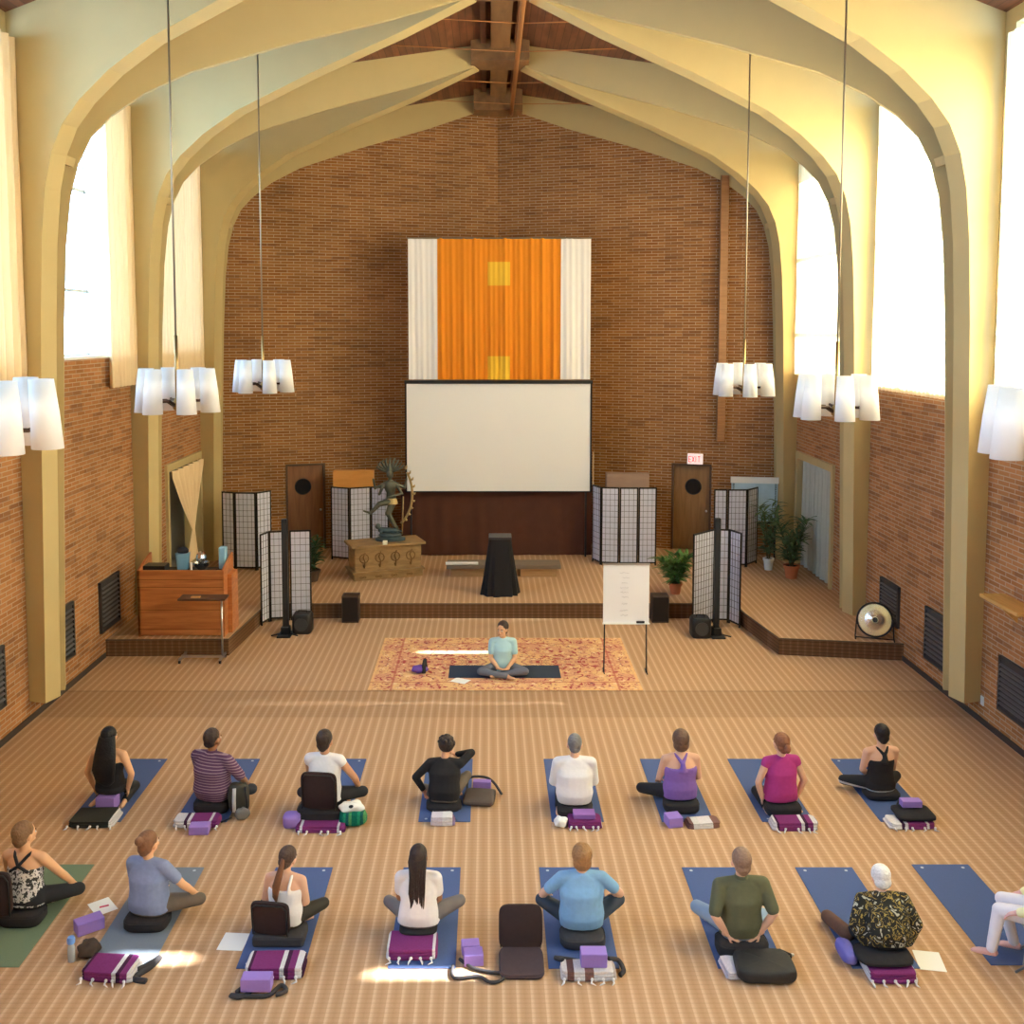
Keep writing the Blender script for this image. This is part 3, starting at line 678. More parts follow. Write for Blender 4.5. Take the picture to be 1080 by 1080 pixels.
BRZ = mat('green_bronze', (.10, .10, .075), .45, .5, 9, metal=.55)
BRZB = mat('blue_green_bronze', (.08, .11, .12), .5, .5, 9, metal=.4)
def remeshed(mb, name, m, parent=None, voxel=.012, sm=4, loc=None, rot=None):
    me = mb.mesh('tmp'); o = bpy.data.objects.new('tmp', me); COL.objects.link(o)
    r = o.modifiers.new('r', 'REMESH'); r.mode = 'VOXEL'; r.voxel_size = voxel; r.use_smooth_shade = True
    if sm: s = o.modifiers.new('s', 'SMOOTH'); s.iterations = sm; s.factor = .5
    dg = bpy.context.evaluated_depsgraph_get(); dg.update()
    me2 = bpy.data.meshes.new_from_object(o.evaluated_get(dg)); bpy.data.objects.remove(o); bpy.data.meshes.remove(me)
    me2.name = name; me2.materials.clear(); me2.materials.append(m)
    for p in me2.polygons: p.use_smooth = True
    ob = bpy.data.objects.new(name, me2); COL.objects.link(ob)
    if parent is not None: ob.parent = parent
    if loc is not None: ob.location = loc
    if rot is not None: ob.rotation_euler = rot
    return ob
st = thing('dancing_statue', 'green bronze statue of a many armed dancer with one leg raised', 'statue', (-2.50, 23.0, STG+.80), radians(8)); st.scale = (1.12, 1.12, 1.0)
MB().lathe([(.01, 0), (.30, 0), (.31, .05), (.22, .09), (.24, .13), (.20, .17), (.01, .17)], n=28, sy=.7).build('lotus_base', BRZB, st, smooth='auto')
mb = MB()    # dwarf underfoot
mb.cap((-.18, 0, .24), (.10, -.02, .22), .07, .06).ell((-.25, -.02, .33), (.06, .06, .07)).cap((.10, 0, .22), (.22, 0, .20), .04, .03).cap((-.15, 0, .24), (-.20, -.1, .2), .03, .025)
remeshed(mb, 'crouching_figure', BRZB, st, .01)
mb = MB()    # dancer
mb.cap((.14, 0, .28), (.10, -.03, .32), .035, .045).cap((.10, -.02, .32), (-.04, -.03, .62), .045, .06).cap((-.04, -.03, .62), (.06, 0, .90), .065, .085)
mb.cap((-.02, -.02, .90), (-.22, -.1, .86), .085, .06).cap((-.22, -.1, .86), (-.40, -.13, .66), .055, .035).cap((-.40, -.13, .66), (-.54, -.14, .72), .032, .02)
mb.loft([((.02, 0, .86), .12, .09), ((.02, 0, .98), .10, .075), ((.01, 0, 1.10), .085, .065), ((.0, 0, 1.24), .13, .08), ((0, 0, 1.34), .14, .07), ((0, 0, 1.38), .05, .05)])
mb.cap((0, 0, 1.34), (0, -.01, 1.46), .04, .04).ell((0, -.02, 1.52), (.075, .085, .095)).cap((0, 0, 1.60), (0, 0, 1.74), .06, .02)
for s in (-1, 1):
    mb.cap((s*.13, 0, 1.30), (s*.30, .02, 1.20), .035, .03).cap((s*.30, .02, 1.20), (s*.34, -.02, 1.42), .028, .022)
mb.cap((.13, -.02, 1.28), (.24, -.08, 1.08), .035, .03).cap((.24, -.08, 1.08), (-.06, -.18, 1.02), .028, .02)
mb.cap((-.13, -.02, 1.28), (-.22, -.08, 1.08), .035, .03).cap((-.22, -.08, 1.08), (-.16, -.16, 1.22), .028, .025)
remeshed(mb, 'dancer_body', BRZ, st, .011)
sk = MB(); sk.loft([((.02, 0, .84), .15, .11), ((.02, 0, .90), .13, .10), ((.02, 0, .97), .11, .085)]); sk.build('hip_sash', mat('dull_gold', (.38, .27, .12), .45, .3, 12, metal=.5), st, smooth='auto')
hr = MB()
for k in range(9):
    a = radians(20+k*17.5); hr.tube([(.05*cos(a), .03, 1.56+.04*sin(a)), (.20*cos(a), .04, 1.58+.15*sin(a)), (.28*cos(a), .04, 1.60+.24*sin(a)), (.27*cos(a)+.03, .04, 1.66+.24*sin(a))], [.030, .027, .022, .010], 7)
hr.build('flowing_locks', BRZ, st, smooth=True)
ar = MB(); ar.tube([(.46*cos(t), .06, 1.05+.78*sin(t)) for t in [radians(-62+k*6) for k in range(18)]], .026, 7)
ar.build('flame_arch', mat('dull_gold', (.38, .27, .12)), st, smooth=True)
for k in range(9):
    t = radians(-48+k*12); x, z = .46*cos(t), 1.05+.78*sin(t)
    MB().tube([(x, .06, z), (x+.05*cos(t), .06, z+.05*sin(t)), (x+.07*cos(t), .06, z+.10*sin(t)+.03)], [.034, .026, .004], 6).build('flame_tongue', MATS['dull_gold'], st, smooth=True)
MB().tube([(.24, 0, .12), (.26, 0, .6), (.27, .02, 1.0)], .014, 7).build('side_support', MATS['dull_gold'], st, smooth=True)

# dark boxes at the step
for (x, y, lb) in ((-3.05, 20.32, 'dark brown box against the step, left of the rug'), (3.24, 20.32, 'dark brown box against the step, behind the flip chart')):
    t = thing('step_box', lb, 'box', (x, y, 0))
    MB().b2(-.17, .17, -.15, .15, 0, .55).build('box_body', wood_mat('dark_brown_box', (.035, .018, .012), (.06, .03, .02)), t, bevel=.008)
    MB().b2(-.15, .15, -.155, -.15, .03, .52).build('front_cloth', mat('box_grille', (.02, .013, .01), .9), t)

# column loudspeakers and bass bins
def column(x, y, lb, h=2.25):
    t = thing('column_speaker', lb, 'loudspeaker', (x, y, 0))
    MB().b2(-.055, .055, -.05, .05, .10, h).build('speaker_column', BLACK, t, bevel=.012)
    MB().b2(-.13, .13, -.28, .12, 0, .03).build('base_plate', BLACK, t, bevel=.006)
    MB().b2(-.08, .08, -.12, .08, .03, .16).build('column_socket', BLACK, t, bevel=.01)
    for k in range(2):
        s = -1 if k else 1
        MB().tube([(0, -.02, .04), (s*.26, -.16, .015)], .014, 6).build('foot_bar', DMETAL, t, smooth=True)
    MB().b2(-.04, .04, -.056, -.05, .5, h-.08).build('speaker_grille', mat('grille_cloth', (.03, .03, .032), .8), t)
column(-4.20, 19.42, 'slim black column loudspeaker before the left lower shoji screen', 2.27)
column(4.18, 19.35, 'slim black column loudspeaker before the right lower shoji screen', 2.3)
def sub(x, y, lb):
    t = thing('bass_speaker', lb, 'loudspeaker', (x, y, 0))
    MB().loft([((0, 0, 0), .17, .19), ((0, 0, .03), .19, .20), ((0, 0, .33), .19, .20), ((0, 0, .38), .16, .17)], e=5).build('cabinet', BLACK, t, smooth='auto')
    MB().cyl((0, -.19, .19), (0, -.215, .19), .13, n=24).build('round_cone', mat('cone_grey', (.05, .05, .055), .6), t, smooth='auto')
    MB().tube([(-.08, 0, .37), (-.08, 0, .42), (.08, 0, .42), (.08, 0, .37)], .012, 6).build('carry_handle', BLACK, t, smooth=True)
sub(-3.90, 19.58, 'squat black bass speaker beside the left column loudspeaker')
sub(3.86, 19.30, 'squat black bass speaker beside the right column loudspeaker')

# display board behind the right screen
d = thing('display_board', 'pale blue display board on a dark stand by the right door', 'display board', (6.25, 24.55, STG), -.15)
MB().b2(-.55, .55, -.02, .02, .95, 2.0).build('board', mat('pale_blue_board', (.42, .60, .72), .6, .25, 4), d, bevel=.005)
MB().b2(-.57, .57, -.03, .03, 1.88, 2.03).build('header_strip', WHITEP, d)
for s in (-1, 1): MB().b2(s*.5-.02, s*.5+.02, -.02, .02, 0, 2.0).build('stand_leg', DMETAL, d)
MB().b2(-.5, .5, -.02, .02, .88, .93).build('cross_bar', DMETAL, d)

# potted plants
TERRA = mat('terracotta', (.50, .17, .075), .8, .1); SOIL = mat('soil', (.05, .03, .02), .95)
LEAFG = mat('leaf_green', (.075, .17, .035), .5, .4, 20); LEAFD = mat('dark_leaf_green', (.035, .085, .03), .5, .4, 20)
def plant(x, y, z, lb, h=1.0, r=.35, n=60, lm=None, pot=(.14, .24), ll=.28, droop=.5, seed=0, potm=None, stems=6):
    R = random.Random(seed); t = thing('potted_plant', lb, 'plant', (x, y, z)); pr, ph = pot
    MB().lathe([(.01, 0), (pr*.72, 0), (pr*.95, ph*.8), (pr*1.08, ph*.8), (pr*1.08, ph), (pr*.92, ph), (pr*.88, ph*.9), (.01, ph*.9)], n=24).build('pot', potm or TERRA, t, smooth='auto')
    MB().lathe([(.01, ph*.9), (pr*.89, ph*.9), (pr*.89, ph*.92), (.01, ph*.92)], n=20).build('soil', SOIL, t)
    sm = MB(); lf = MB()
    for k in range(stems):
        a = 2*pi*k/stems + R.uniform(-.3, .3); e = r*R.uniform(.2, .6); hh = h*R.uniform(.7, 1)
        P = [Vector((.03*cos(a), .03*sin(a), ph*.9)), Vector((e*.4*cos(a), e*.4*sin(a), ph+hh*.45)), Vector((e*cos(a), e*sin(a), ph+hh))]
        sm.tube(P, [.012, .009, .004], 6)
        for q in range(n//stems):
            u = R.uniform(.12, 1); b = P[0].lerp(P[1], u*2) if u < .5 else P[1].lerp(P[2], u*2-1)
            da = R.uniform(0, 2*pi); el = R.uniform(.1, 1.0); L = ll*R.uniform(.6, 1.1); w = L*.115
            d0 = Vector((cos(da)*cos(el), sin(da)*cos(el), sin(el))); sd = d0.cross(Vector((0, 0, 1))).normalized()
            pts = []; p = b.copy(); dd = d0.copy()
            for s in range(5):
                ww = w*(sin(pi*(s+.4)/4.6)); pts.append((p-sd*ww, p+Vector((0, 0, -ww*.3)), p+sd*ww)); p = p + dd*L/4; dd = (dd+Vector((0, 0, -droop*.45))).normalized()
            k0 = len(lf.v)
            for tr in pts: lf.v += [tuple(v) for v in tr]
            for s in range(4):
                for c in range(2): i0 = k0+s*3+c; lf.f.append((i0, i0+1, i0+4, i0+3))
    sm.build('stem', mat('stem_brown', (.12, .10, .04), .7), t, smooth=True)
    lo = lf.build('foliage', lm or LEAFG, t, smooth=True); so = lo.modifiers.new('solid', 'SOLIDIFY'); so.thickness = .002
    return t
plant(3.74, 21.30, STG, 'bushy green plant in a terracotta pot behind the flip chart', h=.60, r=.62, n=420, ll=.32, seed=3, stems=14)
plant(6.62, 22.65, STG, 'tall leafy plant in a terracotta pot before the right side opening', h=1.12, r=.75, n=330, ll=.30, seed=5, pot=(.17, .30), lm=mat('grey_leaf_green', (.10, .17, .07), .5, .4, 20), stems=7)
plant(6.32, 23.45, STG, 'thin tall plant in a pale pot behind the terracotta potted one', h=1.45, r=.5, n=220, ll=.28, seed=9, pot=(.12, .28), potm=WHITEP, lm=MATS['grey_leaf_green'], stems=5)
plant(-4.22, 22.4, STG, 'dark leafy plant in a low pot between the shoji screens on the left', h=.75, r=.4, n=200, ll=.3, seed=11, pot=(.2, .25), potm=mat('dark_pot', (.08, .045, .03), .7), lm=LEAFD, stems=9)

# flip chart
fc = thing('flip_chart', 'white flip chart on thin black legs at the right edge of the rug', 'flip chart', (2.12, 17.2, 0))
MB().b2(-.39, .40, -.03, -.01, .88, 1.92).build('paper_pad', mat('pad_white', (.84, .84, .87), .6), fc)
MB().b2(-.38, .39, -.01, .01, .90, 1.90).build('backing_board', WHITEP, fc)
MB().b2(-.40, .41, -.045, -.012, 1.895, 1.925).build('clamp_bar', STEEL, fc, bevel=.004)
for s in (-1, 1):
    MB().tube([(s*.345, .0, 1.86), (s*.36, .0, .9), (s*.37, -.02, .012)], .012, 8).build('easel_leg', BLACK, fc, smooth=True)
    MB().cyl((s*.37, -.02, 0), (s*.37, -.02, .03), .016, n=10).build('rubber_foot', BLACK, fc)
for s in (-1, 1): MB().tube([(s*.37, -.14, .012), (s*.37, .16, .012)], .010, 8).build('floor_bar', BLACK, fc, smooth=True)
MB().b2(.18, .32, -.075, -.045, .885, .92).build('board_eraser', BLACK, fc, bevel=.004)
MB().b2(-.40, .41, -.075, -.03, .868, .884).build('marker_tray', WHITEP, fc)
ink = mat('grey_ink', (.50, .50, .54), .6)
R = random.Random(4)
for k, (wd, zz) in enumerate(((.16, 1.76), (.12, 1.67), (.10, 1.58), (.14, 1.50), (.13, 1.42), (.12, 1.33), (.10, 1.22), (.13, 1.10), (.12, 1.02))):
    pts = []; x = -.02-wd/2+R.uniform(-.02, .02)
    for i in range(14): pts.append((x+wd*i/13, -.0325, zz+R.uniform(-.014, .014)))
    MB().tube(pts, .003, 4).build('handwriting', ink, fc)

# exit sign (two letter strokes boxes)
ex = thing('exit_sign', 'white exit sign with red lettering above the right door', 'sign', (4.98, 25.47, 2.54), -ANG)
MB().b2(-.19, .19, -.06, .04, 0, .26).build('sign_box', mat('lit_sign_white', (.9, .85, .85), .5, emit=(1, .85, .85), estr=.35), ex, bevel=.008)
RED = mat('sign_red', (.85, .03, .03), .5, emit=(1, .05, .04), estr=.5)
def letter(segs, x): 
    m = MB()
    for (xa, za, xb, zb) in segs:
        a = Vector((x+xa*.055, -.063, .06+za*.14)); b = Vector((x+xb*.055, -.063, .06+zb*.14)); d = b-a
        m.box((a+b)/2, (d.length+.012, .006, .016), Matrix.Rotation(-math.atan2(d.z, d.x), 3, 'Y'))
    m.build('sign_letter', RED, ex)
letter([(0, 0, 0, 1), (0, 1, 1, 1), (0, .5, .8, .5), (0, 0, 1, 0)], -.15)
letter([(0, 0, 1, 1), (0, 1, 1, 0)], -.07)
letter([(.5, 0, .5, 1)], -.005)
letter([(.5, 0, .5, 1), (0, 1, 1, 1)], .07)

# lectern desk on the left wing
ld = thing('lectern_desk', 'large reddish wood lectern desk on the left wing of the stage', 'desk', (-5.86, 18.58, STG))
RW = wood_mat('redwood', (.36, .11, .035), (.56, .22, .07), (.7, 3, 9), .4)
f = MB(); f.b2(-.80, .76, -.36, -.33, .03, 1.24)
f.build('front_panel', RW, ld, bevel=.006)
for zz in (.14, .50, .92, 1.06): MB().b2(-.80, .76, -.362, -.358, zz, zz+.008).build('panel_groove', mat('groove', (.12, .035, .012), .7), ld)
for x0, x1 in ((-.80, -.76), (.74, .78)):
    s = MB(); s.add([(x, y, z) for x in (x0, x1) for y, z in ((-.36, 0), (.36, 0), (.36, 1.42), (.1, 1.36), (-.36, 1.24))], [(0, 1, 2, 3, 4), (9, 8, 7, 6, 5), (0, 5, 6, 1), (1, 6, 7, 2), (2, 7, 8, 3), (3, 8, 9, 4), (4, 9, 5, 0)])
    s.build('side_panel', RW, ld)
MB().b2(-.76, .74, -.33, .34, 1.10, 1.14).build('desk_top', mat('black_desk_top', (.03, .025, .025), .5), ld)
MB().b2(.74, .86, -.10, .36, 0, 1.10).build('side_cabinet', RW, ld, bevel=.01)
z0 = STG+1.14
tag(MB().b2(-6.62, -6.22, 18.42, 18.72, z0, z0+.13).build('laptop_case', BLACK, bevel=.01), 'flat black case on the left end of the lectern desk', 'case')
bk = MB(); bk.loft([((-5.98, 18.76, z0), .10, .08), ((-5.98, 18.76, z0+.30), .13, .10)], e=4)
tag(bk.build('storage_bin', mat('light_blue_plastic', (.22, .45, .70), .4), smooth='auto'), 'light blue plastic bin on the lectern desk', 'bin')
tag(MB().ell((-5.98, 18.78, z0+.34), (.11, .08, .07)).build('dark_cloth_bundle', mat('charcoal_cloth', (.03, .03, .04), .9), smooth=True), 'dark bundle stuffed in the light blue bin', 'cloth')
t = thing('silver_bowl', 'shiny silver bowl with a crumpled wrap on the lectern desk', 'bowl', (-5.62, 18.72, z0))
MB().lathe([(.01, 0), (.06, 0), (.13, .07), (.15, .14), (.135, .14), (.11, .07), (.01, .02)], n=24).build('bowl_body', mat('polished_silver', (.8, .82, .86), .15, metal=1), t, smooth='auto')
fo = MB(); fo.ell((0, 0, .22), (.10, .09, .13), n=9, m=6); fo.build('crumpled_wrap', MATS['polished_silver'], t)
tag(MB().b2(-5.30, -5.16, 18.7, 18.86, z0, z0+.42).build('blue_water_jug', mat('pale_blue_plastic', (.35, .62, .85), .25), bevel=.03), 'tall pale blue jug at the right end of the lectern desk', 'jug')
tag(MB().cyl((-5.75, 18.50, z0), (-5.75, 18.50, z0+.18), .022).build('white_candle', WHITEP, smooth='auto'), 'thin white candle on the lectern desk', 'candle')
tag(MB().cyl((-5.38, 18.58, z0), (-5.38, 18.58, z0+.05), .10).build('dark_tray', BLACK, smooth='auto'), 'small dark round tray on the lectern desk', 'tray')
tag(MB().b2(-6.74, -6.62, 18.8, 18.9, STG, STG+.02).ell((-6.72, 18.7, STG+.10), (.10, .12, .10)).build('black_cable_pile', BLACK, smooth=True), 'small black bundle behind the left corner of the lectern desk', 'cable')

# overbed style side table before the desk
ot = thing('rolling_tray_table', 'tray table on a thin chrome post with casters before the lectern desk', 'table', (-5.36, 17.82, 0))
MB().b2(-.40, .44, -.17, .17, 1.13, 1.17).build('tray_top', wood_mat('dark_tray_wood', (.07, .03, .018), (.12, .055, .03)), ot, bevel=.012)
MB().b2(-.18, -.02, -.10, -.02, 1.17, 1.185).build('tray_note', mat('tan_card', (.6, .35, .14), .7), ot)
MB().cyl((.34, 0, .10), (.34, 0, 1.13), .018).build('post', STEEL, ot, smooth=True)
MB().b2(-.40, .38, -.025, .025, .06, .10).build('base_bar', STEEL, ot)
for x in (-.38, .34):
    MB().b2(x-.02, x+.02, -.2, .2, .06, .09).build('cross_foot', STEEL, ot)
    for y in (-.18, .18): MB().cyl((x-.015, y, .032), (x+.015, y, .032), .032).build('caster', BLACK, ot, smooth='auto')

# gong at the right wall
g = thing('floor_gong', 'silvery round gong on a low stand at the right end of the stage', 'gong', (6.80, 18.15, STG), radians(-18))
R90 = Matrix.Rotation(radians(-12), 3, 'X')
gp = MB(); prof = [(.01, -.03), (.06, -.03), (.08, -.012), (.20, -.006), (.28, 0), (.29, .03), (.28, .03), (.2, .01), (.01, .0)]
gm = gp.lathe(prof, n=40); gm.v = [tuple(R90 @ Vector((x, z, y)) + Vector((0, 0, .34))) for x, y, z in gm.v]
gm.build('gong_disc', mat('gong_silver', (.72, .75, .80), .22, .3, 5, metal=1), g, smooth='auto')
MB().tube([tuple(R90 @ Vector((.305*cos(t), .01, .305*sin(t))) + Vector((0, 0, .34))) for t in [2*pi*k/36 for k in range(37)]], .016, 8).build('gong_rim', BLACK, g, smooth=True)
MB().cyl(tuple(R90 @ Vector((0, -.06, 0)) + Vector((0, 0, .34))), tuple(R90 @ Vector((0, -.03, 0)) + Vector((0, 0, .34))), .045).build('gong_boss', BLACK, g, smooth='auto')
for s in (-1, 1):
    MB().tube([(s*.31, 0, .36), (s*.33, .0, .02), (s*.33, -.2, .015)], .012, 8).build('stand_leg', BLACK, g, smooth=True)
MB().tube([(-.33, -.08, .02), (.33, -.08, .02)], .01, 8).build('stand_bar', BLACK, g, smooth=True)

# ------------------------------------------------------------------ rug
def rug_mat():
    m = bpy.data.materials.new('persian_rug'); m.use_nodes = True; n, l = nodes(m); b = n['Principled BSDF']
    tc = n.new('ShaderNodeTexCoord'); sp = n.new('ShaderNodeSeparateXYZ'); l.new(tc.outputs['Object'], sp.inputs[0])
    ax = n.new('ShaderNodeMath'); ax.operation = 'ABSOLUTE'; l.new(sp.outputs['X'], ax.inputs[0])
    ay = n.new('ShaderNodeMath'); ay.operation = 'ABSOLUTE'; l.new(sp.outputs['Y'], ay.inputs[0])
    cb = n.new('ShaderNodeCombineXYZ'); l.new(ax.outputs[0], cb.inputs[0]); l.new(ay.outputs[0], cb.inputs[1])
    def layer(kind, scale, lo, hi, c0, c1, prev, feat='F1'):
        v = n.new('ShaderNodeTexVoronoi') if kind == 'v' else n.new('ShaderNodeTexNoise')
        v.inputs['Scale'].default_value = scale
        if kind == 'v': v.feature = feat
        else: v.inputs['Detail'].default_value = 3; v.inputs['Distortion'].default_value = 1.2
        l.new(cb.outputs[0], v.inputs['Vector'])
        r = n.new('ShaderNodeMapRange'); r.inputs[1].default_value = lo; r.inputs[2].default_value = hi; l.new(v.outputs[0], r.inputs[0])
        mx = n.new('ShaderNodeMix'); mx.data_type = 'RGBA'; l.new(r.outputs[0], mx.inputs[0])
        if prev is None: mx.inputs[6].default_value = (*c0, 1)
        else: l.new(prev, mx.inputs[6])
        mx.inputs[7].default_value = (*c1, 1); return mx.outputs[2]
    a = layer('n', 3.2, .47, .53, (.74, .45, .22), (.66, .34, .20), None)
    a = layer('v', 5.5, .30, .22, None, (.80, .56, .32), a)
    a = layer('n', 9, .57, .60, None, (.40, .07, .07), a)
    a = layer('v', 4.2, .13, .10, None, (.42, .06, .06), a)
    a = layer('v', 4.2, .06, .04, None, (.82, .62, .42), a)
    a = layer('n', 17, .62, .65, None, (.22, .06, .08), a)
    # border bands
    def edge(axis, half, w0, w1, col, prev):
        c = n.new('ShaderNodeMath'); c.operation = 'COMPARE'; c.inputs[1].default_value = half-(w0+w1)/2; c.inputs[2].default_value = (w1-w0)/2
        l.new(axis.outputs[0], c.inputs[0]); k = n.new('ShaderNodeMath'); k.operation = 'MULTIPLY'; k.inputs[1].default_value = .65; l.new(c.outputs[0], k.inputs[0])
        mx = n.new('ShaderNodeMix'); mx.data_type = 'RGBA'; l.new(k.outputs[0], mx.inputs[0]); l.new(prev, mx.inputs[6]); mx.inputs[7].default_value = (*col, 1); return mx.outputs[2]
    a = edge(ax, 2.27, .0, .05, (.78, .48, .22), a); a = edge(ay, 1.42, .0, .05, (.78, .48, .22), a)
    a = edge(ax, 2.27, .36, .40, (.45, .10, .08), a); a = edge(ay, 1.42, .36, .40, (.45, .10, .08), a)
    l.new(a, b.inputs['Base Color']); b.inputs['Roughness'].default_value = .95; b.inputs['Specular IOR Level'].default_value = .1
    return m
rg = MB().b2(-2.27, 2.27, -1.42, 1.42, 0, .012).build('persian_rug', rug_mat(), bevel=.004); rg.location = (.03, 17.71, .001)
tag(rg, 'red and tan patterned rug under the instructor', 'rug')
# ================================================================== PEOPLE
def remesh_data(mb, voxel, sm=3):
    o = remeshed(mb, 'tmp', PAPER, None, voxel, sm); me = o.data
    v = [tuple(x.co) for x in me.vertices]; f = [tuple(p.vertices) for p in me.polygons]
    bpy.data.objects.remove(o); bpy.data.meshes.remove(me); return v, f
def xf(mb, M):
    mb.v = [tuple(M @ Vector(p)) for p in mb.v]; return mb
def merge(a, b): a.add(b.v, b.f); return a
def ik(S, T, l1, l2, pole):
    S, T = Vector(S), Vector(T); d = T-S; L = min(d.length, (l1+l2)*.995); d.normalize(); T = S+d*L
    a = (l1*l1-l2*l2+L*L)/(2*L); h = sqrt(max(1e-6, l1*l1-a*a)); p = Vector(pole); p = (p-d*p.dot(d)).normalized()
    return S+d*a+p*h, T
def hand(mb, w, d, nrm, side, curl=.5):
    """palm, four unequal fingers and a thumb; d points to the fingertips, nrm out of the back of the hand"""
    d = Vector(d).normalized(); nrm = Vector(nrm); nrm = (nrm-d*nrm.dot(d)).normalized(); s = d.cross(nrm).normalized()*side
    w = Vector(w)
    rot = Matrix((s, d, nrm)).transposed()
    mb.ell(w+d*.045, (.038, .052, .017), rot=rot).cap(w-d*.03, w+d*.02, .024, .022)
    for k, (o, L) in enumerate(((-.029, .062), (-.010, .072), (.010, .068), (.028, .052))):
        b = w+d*(.082-.004*abs(k-1))+s*(-o); c1 = curl*.5; m = b+(d*cos(c1)-nrm*sin(c1))*L*.5 - s*o*.12; c2 = curl*1.2; e = m+(d*cos(c2)-nrm*sin(c2))*L*.5
        mb.cap(b-d*.015, m, .0090, .0084, 8).cap(m, e, .0084, .0068, 8)
    b = w+d*.022+s*.026; m = b+(s*.8+d*.7-nrm*.2).normalized()*.038; e = m+(d*.95+s*.25-nrm*.25).normalized()*.032
    mb.cap(b, m, .0125, .010, 8).cap(m, e, .010, .0075, 8)

SKIN_L = mat('skin_fair', (.72, .43, .30), .55, .06, 20); SKIN_T = mat('skin_tan', (.56, .29, .17), .55, .06, 20)
SKIN_D = mat('skin_brown', (.30, .14, .075), .5, .06, 20); SKIN_W = mat('skin_warm', (.74, .42, .24), .55, .06, 20)
EYEW = mat('eye_white', (.75, .75, .72), .3); EYED = mat('eye_dark', (.03, .02, .015), .2)
LIP = mat('lip', (.50, .17, .14), .5)

